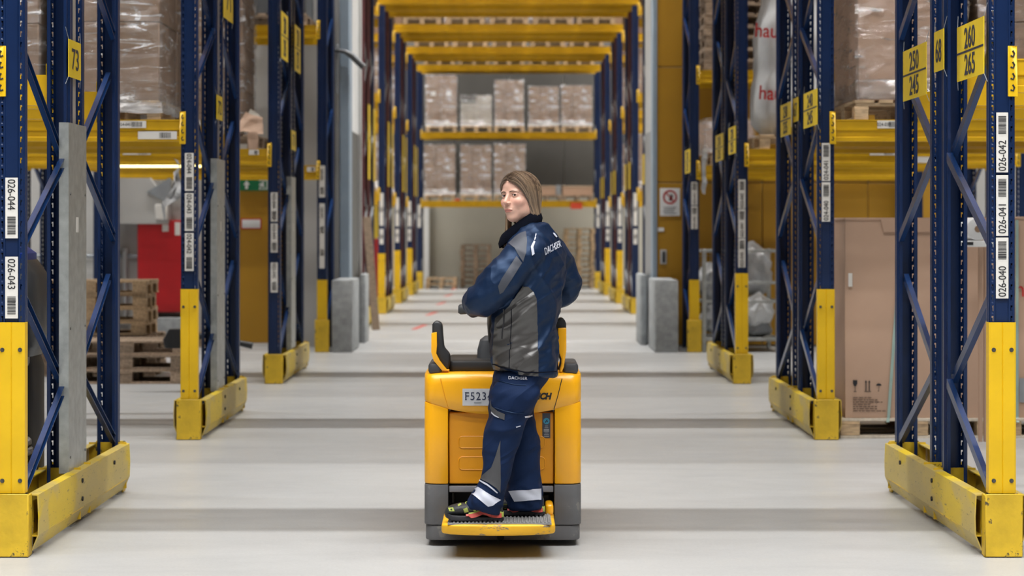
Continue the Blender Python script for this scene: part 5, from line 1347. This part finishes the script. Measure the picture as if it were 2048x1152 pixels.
BVT = BVHTree.FromPolygons([v.co for v in tme.vertices], [p.vertices for p in tme.polygons])
CAMV = Vector((0, 0, CH))
def onto(bv, x, z, Y=10.0, off=0.003):
    tgt = Vector((x, Y, z)); d = (tgt-CAMV).normalized(); hit = bv.ray_cast(CAMV, d)
    if hit[0] is None:
        hit = bv.find_nearest(tgt)
    nrm = hit[1]
    if nrm.dot(d) > 0: nrm = -nrm
    return hit[0]+nrm*off
def patch(name, pts, bv, m, parent, off=0.003, cuts=5, label=None, solid=0.002):
    """a sewn-on panel: a polygon drawn on the cloth and laid over its surface"""
    P = [(XA(px, 10.0), ZA(py, 10.0)) for px, py in pts]; st = 0.0065; ring = []
    for (xa, za), (xb, zb2) in zip(P, P[1:]+P[:1]):
        n = max(1, int(math.hypot(xb-xa, zb2-za)/st)); ring += [Vector((xa+(xb-xa)*k/n, za+(zb2-za)*k/n)) for k in range(n)]
    def inside(x, z):
        c = False
        for (xa, za), (xb, zb2) in zip(P, P[1:]+P[:1]):
            if (za > z) != (zb2 > z) and x < (xb-xa)*(z-za)/(zb2-za)+xa: c = not c
        return c
    def clear(x, z): return all((x-r.x)**2+(z-r.y)**2 > (st*0.6)**2 for r in ring)
    pin = []; x0, x1, z0_, z1_ = min(p[0] for p in P), max(p[0] for p in P), min(p[1] for p in P), max(p[1] for p in P)
    z = z0_
    while z < z1_:
        x = x0
        while x < x1:
            if inside(x, z) and clear(x, z): pin.append(Vector((x, z)))
            x += st
        z += st
    from mathutils.geometry import delaunay_2d_cdt
    nr = len(ring); out = delaunay_2d_cdt(ring+pin, [(k, (k+1) % nr) for k in range(nr)], [], 1, 1e-6)
    bm = bmesh.new(); vs = [bm.verts.new((v.x, 0, v.y)) for v in out[0]]
    for f in out[2]:
        try: bm.faces.new([vs[k] for k in f])
        except ValueError: pass
    for v in bm.verts: v.co = onto(bv, v.co.x, v.co.z, 10.0, off)
    for _ in range(4): bmesh.ops.smooth_vert(bm, verts=[v for v in bm.verts if not v.is_boundary], factor=0.5, use_axis_x=True, use_axis_y=True, use_axis_z=True)
    bm.normal_update()
    for f in bm.faces: f.smooth = True
    me = bpy.data.meshes.new(name); bm.to_mesh(me); bm.free(); me.materials.append(m)
    return link(name, to_local(me), parent, label=label)
def run(bv, pts, off):
    out = []
    for (a, c), (d, e) in zip(pts, pts[1:]):
        n = max(2, int(math.hypot(d-a, e-c)/3))
        for k in range(n): out.append(onto(bv, XA(a+(d-a)*k/n, 10), ZA(c+(e-c)*k/n, 10), 10, off))
    out.append(onto(bv, XA(pts[-1][0], 10), ZA(pts[-1][1], 10), 10, off)); return out
def cloth_text(body, m, bv, parent, O, U, V, size, sx=1.0):
    """lettering laid on the cloth; O centre, U reading direction and V up direction in picture units"""
    me = text_mesh(body, size, m, sx).copy(); bm = bmesh.new(); bm.from_mesh(me)
    bmesh.ops.subdivide_edges(bm, edges=[e for e in bm.edges if e.calc_length() > 0.02], cuts=2)
    s = 10.0/FPX
    for v in bm.verts:
        a, c = v.co.x/s, v.co.z/s; px, py = O[0]+U[0]*a+V[0]*c, O[1]+U[1]*a+V[1]*c
        v.co = onto(bv, XA(px, 10.0), ZA(py, 10.0), 10.0, 0.0045 if v.co.y < 0 else 0.003)
    bm.to_mesh(me); bm.free(); return link('lettering', to_local(me), parent)

# ---- head
def smin(a, b, k): h = np.clip(0.5+0.5*(b-a)/k, 0, 1); return b*(1-h)+a*h-k*h*(1-h)
def smax(a, b, k): return -smin(-a, -b, k)
def sel(P, c, r):
    c, r = np.array(c), np.array(r); q = (P-c)/r; k0 = np.linalg.norm(q, axis=-1); k1 = np.linalg.norm(q/r, axis=-1)
    return k0*(k0-1)/np.maximum(k1, 1e-9)
def scap(P, a, b, ra, rb_):
    a, b = np.array(a), np.array(b); ba = b-a; h = np.clip(((P-a)@ba)/(ba@ba), 0, 1)
    return np.linalg.norm(P-a-h[..., None]*ba, axis=-1)-(ra+(rb_-ra)*h)
EYX, EYY, EYZ = 0.0305, 0.0665, -0.001
def head_sdf(P):
    A = P.copy(); A[..., 0] = np.abs(A[..., 0])
    d = sel(P, (0, -0.015, 0.022), (0.070, 0.092, 0.080))
    d = smin(d, sel(P, (0, 0.030, 0.040), (0.056, 0.055, 0.055)), 0.02)
    d = smin(d, sel(P, (0, 0.020, -0.040), (0.056, 0.064, 0.066)), 0.022)
    d = smin(d, sel(P, (0, 0.052, -0.098), (0.023, 0.026, 0.021)), 0.030)
    d = smin(d, sel(A, (0.036, 0.008, -0.072), (0.014, 0.034, 0.018)), 0.022)
    d = smin(d, sel(A, (0.037, 0.056, -0.030), (0.020, 0.020, 0.018)), 0.022)
    d = smin(d, sel(A, (0.022, 0.070, 0.016), (0.024, 0.012, 0.007)), 0.014)
    d = smax(d, -sel(A, (EYX, 0.094, -0.002), (0.019, 0.020, 0.010)), 0.012)
    d = smin(d, scap(P, (0, 0.080, 0.006), (0, 0.103, -0.032), 0.0065, 0.0088), 0.011)
    d = smin(d, sel(A, (0.0105, 0.092, -0.0365), (0.0065, 0.009, 0.0058)), 0.006)
    d = smin(d, sel(P, (0, 0.074, -0.064), (0.021, 0.013, 0.018)), 0.018)
    d = smin(d, sel(A, (0.005, 0.0845, -0.0660), (0.0165, 0.0058, 0.0034)), 0.004)
    d = smin(d, sel(P, (0, 0.0830, -0.0745), (0.0170, 0.0064, 0.0044)), 0.004)
    d = smin(d, np.linalg.norm(A-np.array((EYX, EYY, EYZ)), axis=-1)-0.0143, 0.004)
    d = smax(d, -sel(A, (EYX, 0.084, EYZ-0.0008), (0.0128, 0.0125, 0.0046)), 0.0012)
    return d
def radial(sdf, dirs, org, rmin, rmax, n=48):
    lo = np.full(dirs.shape[:-1], rmin); hi = np.full(dirs.shape[:-1], rmax)
    ts = np.linspace(rmax, rmin, 70); out = np.full(dirs.shape[:-1], rmin); found = np.zeros(dirs.shape[:-1], bool)
    for t0, t1 in zip(ts, ts[1:]):
        v = sdf(org+dirs*t1); new = (v < 0) & ~found; lo = np.where(new, t1, lo); hi = np.where(new, t0, hi); found |= new
    for _ in range(18):
        mid = (lo+hi)/2; ins = sdf(org+dirs*mid[..., None]) < 0; lo = np.where(ins, mid, lo); hi = np.where(ins, hi, mid)
    return org+dirs*((lo+hi)/2)[..., None]
YAW = math.radians(39)
FH = Vector((-math.sin(YAW), -math.cos(YAW), 0))
HC = W3(1039, 392, 10.06)
Rm = Matrix(((math.cos(YAW), FH.x, 0), (-math.sin(YAW), FH.y, 0), (0, 0, 1)))   # columns: her left, forward, up
ROLL = Matrix.Rotation(math.radians(3.5), 3, FH); PITCH = Matrix.Rotation(math.radians(-2), 3, Rm @ Vector((1, 0, 0)))
HM = (PITCH @ ROLL @ Rm).to_4x4(); HM.translation = HC
hs = 1.055
HM = HM @ Matrix.Diagonal((hs, hs, hs, 1))
NU, NV = 220, 190
org = np.array((0, 0.0, -0.012))
# denser in front: warp the azimuth
az = np.linspace(0, 2*PI, NU, endpoint=False); az = az+0.45*np.sin(az-PI/2+PI)*-1*0
u = np.linspace(-PI, PI, NU, endpoint=False); azs = PI/2+u-0.62*np.sin(u)
el = np.linspace(-PI/2+0.02, PI/2-0.02, NV); els = el-0.22*np.sin(2*el)
E, Az = np.meshgrid(els, azs, indexing='ij')
dirs = np.stack((np.cos(E)*np.cos(Az), np.cos(E)*np.sin(Az), np.sin(E)), -1)
HP = radial(head_sdf, dirs, org, 0.03, 0.16)
def grid_mesh_into(b, G, closed=True, flip=False):
    base = len(b.v); ny, nx = G.shape[:2]
    b.v += [tuple(map(float, p)) for p in G.reshape(-1, 3)]
    for j in range(ny-1):
        for i in range(nx if closed else nx-1):
            b.f.append((base+j*nx+i, base+j*nx+(i+1) % nx, base+(j+1)*nx+(i+1) % nx, base+(j+1)*nx+i)); b.m.append(0)
hb = MB(); grid_mesh_into(hb, HP)
nhead = len(hb.v)
hb.f.append(tuple(range(NU))[::-1]); hb.m.append(0); hb.f.append(tuple(range((NV-1)*NU, NV*NU))); hb.m.append(0)
cols = np.zeros((nhead, 3)); Pf = HP.reshape(-1, 3); base_c = np.array((0.66, 0.395, 0.305))
cols[:] = base_c
def blend(mask, c): 
    global cols
    cols = cols*(1-mask[:, None])+np.array(c)*mask[:, None]
ax = np.abs(Pf[:, 0])
blend(0.55*np.exp(-(((ax-0.042)/0.018)**2+((Pf[:, 2]+0.036)/0.016)**2))*(Pf[:, 1] > 0), (0.58, 0.25, 0.19))
blend(0.45*np.exp(-((ax/0.014)**2+((Pf[:, 2]+0.033)/0.012)**2))*(Pf[:, 1] > 0.07), (0.58, 0.27, 0.20))
blend(0.35*np.exp(-(((ax-EYX)/0.018)**2+((Pf[:, 2]-EYZ+0.004)/0.010)**2))*(Pf[:, 1] > 0.03), (0.40, 0.20, 0.15))
lipw = np.clip(1-((ax/0.0225)**2.2+((Pf[:, 2]+0.0698)/0.0092)**2), 0, 1)
blend(np.clip(lipw*3, 0, 0.85)*(Pf[:, 1] > 0.07), (0.44, 0.155, 0.125))
crease = np.exp(-((Pf[:, 2]+0.0704)/0.0012)**2)*(ax < 0.0225)*(Pf[:, 1] > 0.07)
blend(0.8*crease, (0.17, 0.05, 0.04))
hmat = HM
for i in range(nhead): hb.v[i] = tuple(hmat @ Vector(hb.v[i]))
# body under the clothes, neck and hands, one surface with the head
bb_ = MB()
nk0, nk1 = hmat @ Vector((0, -0.012, -0.055)), Vector((W3(1062, 465, YC).x, YC, W3(1062, 465, YC).z))
limb(bb_, [(nk0, .050), ((nk0+nk1)/2, .050), (nk1, .060), (W3(1064, 500, YC), .075), (W3(1060, 560, YC), .11), (W3(1055, 640, YC), .115), (W3(1048, 720, YC), .10), (W3(1036, 765, YC), .08)])
limb(bb_, [(SHL, .05), (ELL_, .042), (HAL, .028)]); limb(bb_, [(SHR, .05), (ELR, .042), (W3(1075, 607, 10.30), .03), (HAR, .026)])
limb(bb_, [(W3(1032, 775, 10.0), .06), (W3(1012, 850, KL), .055), (W3(988, 940, KL), .045), (W3(978, 1010, KL), .036), (W3(976, 1026, KL), .034)])
limb(bb_, [(W3(1040, 775, 10.13), .055), (W3(1040, 850, KR), .045), (W3(1048, 940, KR), .045), (W3(1052, 1010, KR), .036), (W3(1054, 1022, KR), .034)])
# hands: palm, four curled fingers and a thumb around the tiller grip
def hand(b, wrist, axis_x, gripz, gripy, side):
    palm = Vector((axis_x, gripy-0.022, gripz+0.030))
    limb(b, [(wrist, .025), ((wrist+palm)/2, .027), (palm, .028)], 14)
    lens = (0.9, 1.0, 0.95, 0.8)
    for k in range(4):
        x = axis_x-0.030+0.0195*k; q = lens[k]
        limb(b, [((x*0.6+axis_x*0.4, gripy-0.018, gripz+0.030), .0098), ((x, gripy+0.012*q, gripz+0.034), .0092), ((x, gripy+0.034*q, gripz+0.012), .0086), ((x, gripy+0.026*q, gripz-0.022*q), .0080), ((x, gripy+0.004, gripz-0.031*q), .0068)], 10)
    limb(b, [((axis_x+side*0.024, gripy-0.026, gripz+0.022), .0115), ((axis_x+side*0.036, gripy-0.034, gripz-0.002), .0105), ((axis_x+side*0.030, gripy-0.026, gripz-0.026), .0085)], 10)
gyw = YT-0.10
hand(bb_, HAL, XA(950, gyw), 1.172, gyw, 1)
hand(bb_, HAR, XA(1042, gyw), 1.182, gyw, -1)
bme = remeshed(bb_, 0.0045, 2, None, 'person_body', [M_SKIN])
bm = bmesh.new(); bm.from_mesh(bme)
n0 = len(bm.verts)
hme = hb.mesh('head_part', M_SKIN, smooth=True, fix=False)
bm.from_mesh(hme)
lay = bm.verts.layers.float_color.new('Col')
bm.verts.ensure_lookup_table()
for i, v in enumerate(bm.verts):
    if i < n0: v[lay] = (*base_c, 1)
    else: v[lay] = (*cols[i-n0], 1)
for f in bm.faces: f.smooth = True
bmesh.ops.recalc_face_normals(bm, faces=bm.faces[:])
pme = bpy.data.meshes.new('person'); bm.to_mesh(pme); bm.free(); pme.materials.append(M_SKIN)
person = tag(link('person', to_local(pme), loc=PORG), 'woman with long hair in navy work clothes standing sideways on the truck step, looking back', 'person')
person['kind'] = 'thing'
def hlink(name, b, m, parent=person, smooth=True, label=None, mats=None, solid=0):
    me = b.mesh(name, mats or m, smooth=smooth, fix=False); me.transform(hmat); to_local(me); return link(name, me, parent, label=label)
# eyes
camdir = (hmat.inverted() @ CAMV - Vector((0, 0, 0))).normalized()
for s in (-1, 1):
    c = Vector((s*EYX, EYY, EYZ)); g = (camdir*0.75+Vector((0, 1, 0))*0.25).normalized()
    a = g.cross(Vector((0, 0, 1))).normalized(); bdir = a.cross(g).normalized(); b = MB(); rr_ = 0.0126; n = 20; prev = None
    for j, th in enumerate([0, 10, 20, 27, 32, 45, 65, 90, 120, 150, 180]):
        t = math.radians(th); ring = [tuple(c+g*rr_*math.cos(t)+(a*math.cos(2*PI*i/n)+bdir*math.sin(2*PI*i/n))*max(1e-5, rr_*math.sin(t))) for i in range(n)]
        if prev:
            mi = 2 if th <= 10 else 1 if th <= 27 else 0
            b.loft([prev, ring], m=mi, cap=False)
        prev = ring
    hlink('eye', b, None, mats=[M_EYEW, M_IRIS, M_PUP])
    # lash line and brow
    b = MB(); pts = []
    for i in range(9):
        x = -0.0128+0.0256*i/8; z = 0.0046*math.sqrt(max(0, 1-(x/0.0132)**2)); d = Vector((x, 0, z+EYZ-0.0008-EYZ)); y = math.sqrt(max(1e-6, 0.0146**2-x*x-z*z)); pts.append((s*EYX+x, EYY+y, EYZ-0.0006+z))
    b.tube(pts, [0.0004]+[0.0010]*7+[0.0006], 6); hlink('eyelashes', b, M_BROW)
    P = np.array([[s*(0.011+0.036*i/10), 0.2, 0.0135+0.0035*math.sin(PI*min(1, i/10*1.02))-0.0030*(i/10)**3] for i in range(11)])
    dd = np.array([[p[0], 0.0, p[2]] for p in P]); ys = np.full(11, 0.11)
    lo = np.full(11, 0.03); hi = np.full(11, 0.12)
    for _ in range(24):
        mid = (lo+hi)/2; Q = dd.copy(); Q[:, 1] = mid; ins = head_sdf(Q) < 0; lo = np.where(ins, mid, lo); hi = np.where(ins, hi, mid)
    b = MB(); b.tube([(dd[i][0], lo[i]-0.0006, dd[i][2]) for i in range(11)], [0.0020, 0.0026, 0.0028, 0.0028, 0.0027, 0.0025, 0.0022, 0.0018, 0.0014, 0.0010, 0.0005], 6); hlink('eyebrow', b, M_BROW)
# ---- hair: an under-layer and combed locks
def hair_sdf(P, g=0.0):
    d = sel(P, (0, -0.017, 0.024), (0.077+g, 0.099+g, 0.086+g))
    d = smin(d, sel(P, (0, 0.030, 0.040), (0.0615+g, 0.0605+g, 0.0605+g)), 0.02)
    d = smin(d, sel(P, (0, -0.045, -0.065), (0.066+g, 0.055+g, 0.10+g)), 0.04)
    return d
def is_hair(p): return not (((p[0])/0.060)**2+((p[2]+0.036)/0.090)**2 < 1 and p[1] > -0.002)
nu2, nv2 = 120, 100
e2 = np.linspace(-1.15, PI/2-0.02, nv2); a2 = np.linspace(0, 2*PI, nu2, endpoint=False)
E2, A2 = np.meshgrid(e2, a2, indexing='ij'); d2 = np.stack((np.cos(E2)*np.cos(A2), np.cos(E2)*np.sin(A2), np.sin(E2)), -1)
HG = radial(lambda P: hair_sdf(P, -0.002), d2, np.array((0, -0.01, 0)), 0.02, 0.20)
b = MB(); b.v = [tuple(map(float, p)) for p in HG.reshape(-1, 3)]
is_cap = lambda p: not ((p[0]/0.066)**2+((p[2]+0.036)/0.104)**2 < 1 and p[1] > -0.002)
for j in range(nv2-1):
    for i in range(nu2):
        q = (j*nu2+i, j*nu2+(i+1) % nu2, (j+1)*nu2+(i+1) % nu2, (j+1)*nu2+i)
        if all(is_cap(b.v[k]) for k in q): b.f.append(q); b.m.append(0)
b.f.append(tuple(range((nv2-1)*nu2, nv2*nu2))); b.m.append(0)
me = b.mesh('hair', M_HAIR, smooth=True, fix=False)
def paint(me, fn):
    ca = me.color_attributes.new('Col', 'FLOAT_COLOR', 'POINT')
    for i, v in enumerate(me.vertices): ca.data[i].color = (*fn(i, v.co), 1)
paint(me, lambda i, co: (0.055, 0.034, 0.021))
me.transform(hmat); to_local(me); hair = link('hair', me, person)
rnd = random.Random(11); lk = MB(); lcol = []
def project(p, g):
    d = np.array(p, float)-np.array((0, -0.01, 0)); d = d/np.linalg.norm(d)
    return radial(lambda P: hair_sdf(P, g), d[None, :], np.array((0, -0.01, 0)), 0.02, 0.22)[0]
def lock(pts, r0, tone):
    n_before = len(lk.v); k = len(pts)
    rs = [r0*(0.45+0.55*math.sin(PI*min(1, 0.15+0.8*i/(k-1)))) for i in range(k)]
    lk.tube([tuple(p) for p in pts], rs, 5)
    for i in range(len(lk.v)-n_before):
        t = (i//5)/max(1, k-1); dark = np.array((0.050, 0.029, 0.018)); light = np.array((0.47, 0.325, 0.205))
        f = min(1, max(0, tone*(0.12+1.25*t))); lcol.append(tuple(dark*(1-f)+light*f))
guides = []
for side in (1, -1):
    for i in range(210):
        u = rnd.random()                                   # along the parting, front to back
        y0 = 0.088-0.168*u; x0 = side*rnd.uniform(0.0005, 0.004)
        g = rnd.uniform(-0.002, 0.003)
        start = (x0+side*0.012*(1-u)**4*rnd.random(), y0, 0.062+0.046*min(1, u/0.22) if u < 0.5 else 0.11)
        # swept over the side and back, down to the nape
        ye = -0.012-0.075*u+rnd.uniform(-.01, .01); mid = (side*(0.058+0.02*rnd.random()), 0.050-0.125*u+rnd.uniform(-.008, .008), 0.042+rnd.uniform(-.015, .015)); end = (side*(0.068-0.02*u), ye, -0.06+rnd.uniform(-.02, .02)); end2 = (side*(0.052-0.03*u), ye-0.02, -0.125+rnd.uniform(-.015, .015))
        ctl = [Vector(start), Vector(mid), Vector(end), Vector(end2)]; pts = []
        for k in range(15):
            t = k/14; a, b_, c, d_ = ctl; m1 = (1-t)
            p = a*m1**3+b_*3*m1*m1*t+c*3*m1*t*t+d_*t**3
            q = project(p, g); pts.append(q)
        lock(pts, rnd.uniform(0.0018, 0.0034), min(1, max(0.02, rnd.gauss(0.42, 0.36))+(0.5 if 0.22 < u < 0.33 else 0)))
# locks that hang past the far cheek onto the chest
for i in range(34):
    u = rnd.random(); g = rnd.uniform(0, 0.003)
    top = project((-0.063, 0.030-0.05*u, 0.01), g); m1 = project((-0.066, 0.020-0.05*u, -0.05), g)
    e_ = np.array((-0.060+0.022*rnd.random(), 0.040+0.018*rnd.random()-0.03*u, -0.235+rnd.uniform(-.02, .02))); m2 = (m1+e_)/2+np.array((-0.004, 0.006, 0.0))
    ctl = [Vector(top), Vector(m1), Vector(m2), Vector(e_)]; pts = []
    for k in range(12):
        t = k/11; q = 1-t; pts.append(ctl[0]*q**3+ctl[1]*3*q*q*t+ctl[2]*3*q*t*t+ctl[3]*t**3)
    lock(pts, rnd.uniform(0.0020, 0.0034), rnd.uniform(0.35, 0.85))
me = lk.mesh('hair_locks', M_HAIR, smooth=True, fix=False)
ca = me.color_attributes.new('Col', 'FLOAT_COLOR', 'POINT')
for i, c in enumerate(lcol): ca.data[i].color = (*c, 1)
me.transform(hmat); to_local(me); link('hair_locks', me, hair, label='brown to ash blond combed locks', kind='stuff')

# ---- clothes
jacket = link('jacket', to_local(jme), person, label='navy softshell jacket with grey panels')
trousers = link('trousers', to_local(tme), person, label='navy work trousers with reflective bands')
# collar
def collar_ring(o, dz, grow):
    pts = []
    for i in range(40):
        t = 2*PI*i/40; c, s = math.cos(t), math.sin(t)
        px = 1041+(41+grow)*c; x = XA(px, YC)+0.018*s; y = YC-0.0+(0.082+grow*0.0022)*s
        py = 454-26*c-0*s
        pts.append((x, y, ZA(py, YC)+dz+(0.010 if c < -0.8 else 0)*0))
    return pts
cb = MB(); R0 = [collar_ring(0, -0.040, 1), collar_ring(0, -0.018, 3), collar_ring(0, 0.006, 0), collar_ring(0, 0.020, -3), collar_ring(0, 0.022, -5.5), collar_ring(0, 0.006, -6), collar_ring(0, -0.040, -5)]
cb.loft(R0, cap=False)
me = cb.mesh('collar', M_COLLAR, smooth=True, fix=False); link('collar', to_local(me), jacket, label='black fleece lined stand collar')
patch('side_panel', [(1018, 613), (1030, 590), (1043, 572), (1056, 574), (1066, 584), (1072, 598), (1075, 680), (1076, 751), (1040, 748), (988, 737), (987, 700), (990, 660), (992, 637), (1003, 628)], BVJ, M_GREYJ, jacket, 0.0065, 9, 'grey side panel')
patch('shoulder_panel', [(1052, 463), (1042, 466), (1030, 474), (1017, 487), (1030, 496), (1037, 510), (1046, 524), (1052, 505), (1054, 482)], BVJ, M_GREYS, jacket, 0.0035, 7, 'slate grey shoulder panel')
patch('sleeve_panel', [(1033, 512), (1018, 535), (1003, 558), (996, 572), (999, 588), (1006, 584), (1022, 560), (1038, 535), (1044, 526)], BVJ, M_GREYS, jacket, 0.0035, 7, 'slate grey sleeve stripe')
for pts in ([(1071.5, 467), (1069.5, 473), (1070.5, 475), (1072.5, 471)], [(1069.5, 474), (1067.5, 480), (1069, 482), (1071.5, 476)], [(1067, 482), (1061, 494), (1063, 512), (1068, 508), (1066, 495), (1070, 484)], [(1104, 466), (1108, 467), (1113, 473), (1111, 475), (1106, 470)]):
    patch('reflective_strip', pts, BVJ, M_REFL, jacket, 0.005, 5)
cloth_text('DACHSER', M_REFL, BVJ, jacket, (1104.5, 495), (0.37, -0.19), (-0.14, -1.0), 0.047)
zp_ = MB(); zp_.tube(run(BVJ, ((1009, 618), (1010, 632), (1008, 650), (1006, 665), (1005, 676)), 0.008), 0.0032, 8)
link('pocket_zip', to_local(zp_.mesh('pocket_zip', M_INK, smooth=True)), jacket, label='black pocket zip')
zt_p = onto(BVJ, XA(1009, 10), ZA(618, 10), 10, 0.010); z2_ = MB(); z2_.tube([zt_p, zt_p+Vector((0.001, -0.002, -0.022))], 0.003, 6); link('zip_pull', to_local(z2_.mesh('zip_pull', M_BOLT)), jacket)
hm_ = MB()
hpts = run(BVJ, ((987, 728), (996, 731), (1010, 735), (1030, 740), (1050, 744), (1075, 745), (1100, 744), (1110, 743)), 0.007)
hm_.tube(hpts, 0.0025, 6); link('hem_seam', to_local(hm_.mesh('hem_seam', M_COLLAR, smooth=True)), jacket)
sm_ = MB(); sm_.tube(run(BVJ, ((1024, 618), (1023, 650), (1021, 690), (1019, 735)), 0.0075), 0.0016, 5); link('panel_seam', to_local(sm_.mesh('panel_seam', M_COLLAR)), jacket)
# trouser details
cloth_text('DACHSER', M_REFL, BVT, trousers, (1036, 756.5), (1.0, 0.03), (0, -1), 0.020, 1.0)
patch('trouser_panel', [(1001, 880), (1000, 900), (1001, 930), (1001, 960), (1000, 985), (992, 976), (978, 966), (962, 958), (966, 950), (983, 935), (990, 915)], BVT, M_GREYT, trousers, 0.0035, 8, 'grey lower leg panel')
patch('knee_panel', [(982, 798), (984, 812), (996, 822), (1010, 828), (1009, 840), (996, 835), (986, 826), (981, 815)], BVT, M_GREYT, trousers, 0.0035, 7)
patch('piping', [(984, 822), (990, 829), (998, 834), (998.5, 836), (990, 832), (984, 826)], BVT, M_REFL, trousers, 0.005, 5, 'pale piping')
patch('piping', [(1048, 832), (1063, 829.5), (1063.5, 833), (1049, 835.5)], BVT, M_REFL, trousers, 0.005, 5, 'pale piping')
patch('piping', [(1031, 853.5), (1040, 851), (1040, 852.5), (1032, 855)], BVT, M_REFL, trousers, 0.005, 4, 'pale piping')
patch('piping', [(958, 958), (976, 968), (995, 984), (994, 986), (975, 971), (957, 961)], BVT, M_REFL, trousers, 0.005, 5, 'pale piping')
patch('reflective_band', [(957, 974), (940, 984), (956, 997), (976, 1013), (985, 1011), (1001, 1000), (980, 989)], BVT, M_REFL, trousers, 0.004, 7, 'wide pale reflective band')
patch('reflective_band', [(1018, 982), (1050, 980), (1081, 977), (1081.5, 999), (1050, 1001), (1029, 1003)], BVT, M_REFL, trousers, 0.004, 7, 'wide pale reflective band')
pk = MB(); pk.tube(run(BVT, ((990, 762), (1005, 764), (1030, 770), (1052, 771)), 0.002), 0.0022, 6); pk.tube(run(BVT, ((990, 815), (1010, 822), (1030, 826), (1048, 826)), 0.002), 0.0022, 6)
link('pocket_seam', to_local(pk.mesh('pocket_seam', M_NAVY, smooth=True)), trousers)
# ---- shoes: toe towards the left of the picture
def shoe(xh, xt, Y, z0):
    L = xh-xt
    secs = [(0.0, .020, .052, .035), (.03, .030, .072, .036), (.10, .036, .095, .037), (.22, .038, .102, .038), (.32, .037, .095, .040), (.45, .040, .078, .043), (.60, .045, .062, .046), (.75, .048, .060, .048), (.88, .043, .051, .044), (.96, .030, .040, .032), (1.0, .012, .022, .014)]
    up = MB(); rings = []
    for t, w, h, _ in secs:
        x = xh-L*t; n = 20; ring = []
        for i in range(n):
            a = 2*PI*i/n; yy = w*math.cos(a); zz = math.sin(a)
            zz = (0.5+0.5*zz); zz = zz**0.8*h
            ring.append((x, Y+yy*(1-0.35*max(0, math.sin(a))**2*(0.6 if t > 0.3 else 1)), z0+0.020+zz))
        rings.append(ring)
    up.loft(rings); s = link('shoe', to_local(up.mesh('shoe', M_SHOE, smooth=True, fix=False)), person, label='black trail shoe with coral and lime parts')
    so = MB(); plan = []
    prof = [(0, .022), (.06, .034), (.2, .039), (.4, .040), (.6, .047), (.75, .051), (.88, .046), (.97, .028), (1.0, .008)]
    rg = [[(xh-L*t*1.0+0.004, Y-w, z0+(0.012 if t > .9 else 0)) for t, w in prof]+[(xh-L*t+0.004, Y+w, z0+(0.012 if t > .9 else 0)) for t, w in prof[::-1]]]
    rg.append([(x, y, z+0.018+(0.006 if x < xh-L*0.55 else 0)) for x, y, z in rg[0]]); so.loft(rg)
    link('sole', to_local(so.mesh('sole', M_INK, 0.003, 1)), s)
    tr = MB()
    for k in range(11):
        x = xh-L*(0.05+0.085*k); tr.box(x-0.007, x+0.007, Y-0.040, Y+0.040, z0-0.004, z0+0.006)
    link('tread', to_local(tr.mesh('tread', M_INK, fix=False)), s, kind='stuff')
    # coral midsole wave on the camera side
    md = MB(); top = []; bot = []
    for k in range(15):
        u = k/14; t = 0.03+0.60*u; x = xh-L*t
        w = np.interp(t, [p[0] for p in prof], [p[1] for p in prof])
        zt = z0+0.030+0.026*math.exp(-((u-0.42)/0.30)**2)*(1-0.3*u); zb = z0+0.014+0.016*math.exp(-((u-0.50)/0.17)**2)
        if u > 0.9: zb = zt-0.008
        top.append((x, Y-w-0.0005+0.004, zt)); bot.append((x, Y-w-0.003, min(zb, zt-0.004)))
    for k in range(14): md.face([bot[k], bot[k+1], top[k+1], top[k]])
    link('midsole', to_local(md.mesh('midsole', M_SHOER, solid=0.004, fix=False)), s, label='coral midsole wave')
    lm = MB()
    for k in range(13): a, b2 = top[k], top[k+1]; lm.face([a, b2, (b2[0], b2[1]+0.003, b2[2]+0.007), (a[0], a[1]+0.003, a[2]+0.007)])
    link('lime_edge', to_local(lm.mesh('lime_edge', M_SHOEL, solid=0.003, fix=False)), s, label='lime edge')
    hl = MB(); hl.box(xh-0.022, xh+0.004, Y-0.026, Y+0.02, z0+0.012, z0+0.040); link('heel_tab', to_local(hl.mesh('heel_tab', M_SHOEL, 0.006, 2)), s)
    bvs = BVHTree.FromPolygons([v.co+PORG for v in s.data.vertices], [p.vertices for p in s.data.polygons])
    U = (xh-xt)/117.0; q_ = lambda a, c: ((xt+(a-889)*U)*FPX/10.0+VX, VY+(CH-(z0+(1042-c)*U))*FPX/10.0)
    for poly in ([(896, 1020), (906, 1019), (909, 1026), (899, 1026)], [(926, 1022), (934, 1019), (937, 1027), (929, 1029)], [(936, 1010), (943, 1012), (946, 1021), (939, 1020)], [(945, 1018), (949, 1018), (952, 1026), (947, 1026)], [(915, 1014), (921, 1010), (923, 1013), (917, 1017)]):
        patch('lime_overlay', [q_(a, c) for a, c in poly], bvs, M_SHOEL, s, 0.002, 4)
    lc = MB()
    for k in range(6):
        t = 0.40+0.045*k; x = xh-L*t; h = np.interp(t, [q[0] for q in secs], [q[2] for q in secs]); w = 0.026
        lc.tube([(x, Y-w, z0+0.010+h*0.80), (x-0.004, Y-w*0.5, z0+0.022+h), (x+0.004, Y+w*0.5, z0+0.022+h), (x, Y+w, z0+0.012+h*0.8)], 0.003, 6)
    link('laces', to_local(lc.mesh('laces', M_SHOEL, smooth=True)), s, kind='stuff')
shoe(XA(1006, KL), XA(889, KL), KL, 0.181)
shoe(XA(1088, KR), XA(972, KR), KR, 0.181)
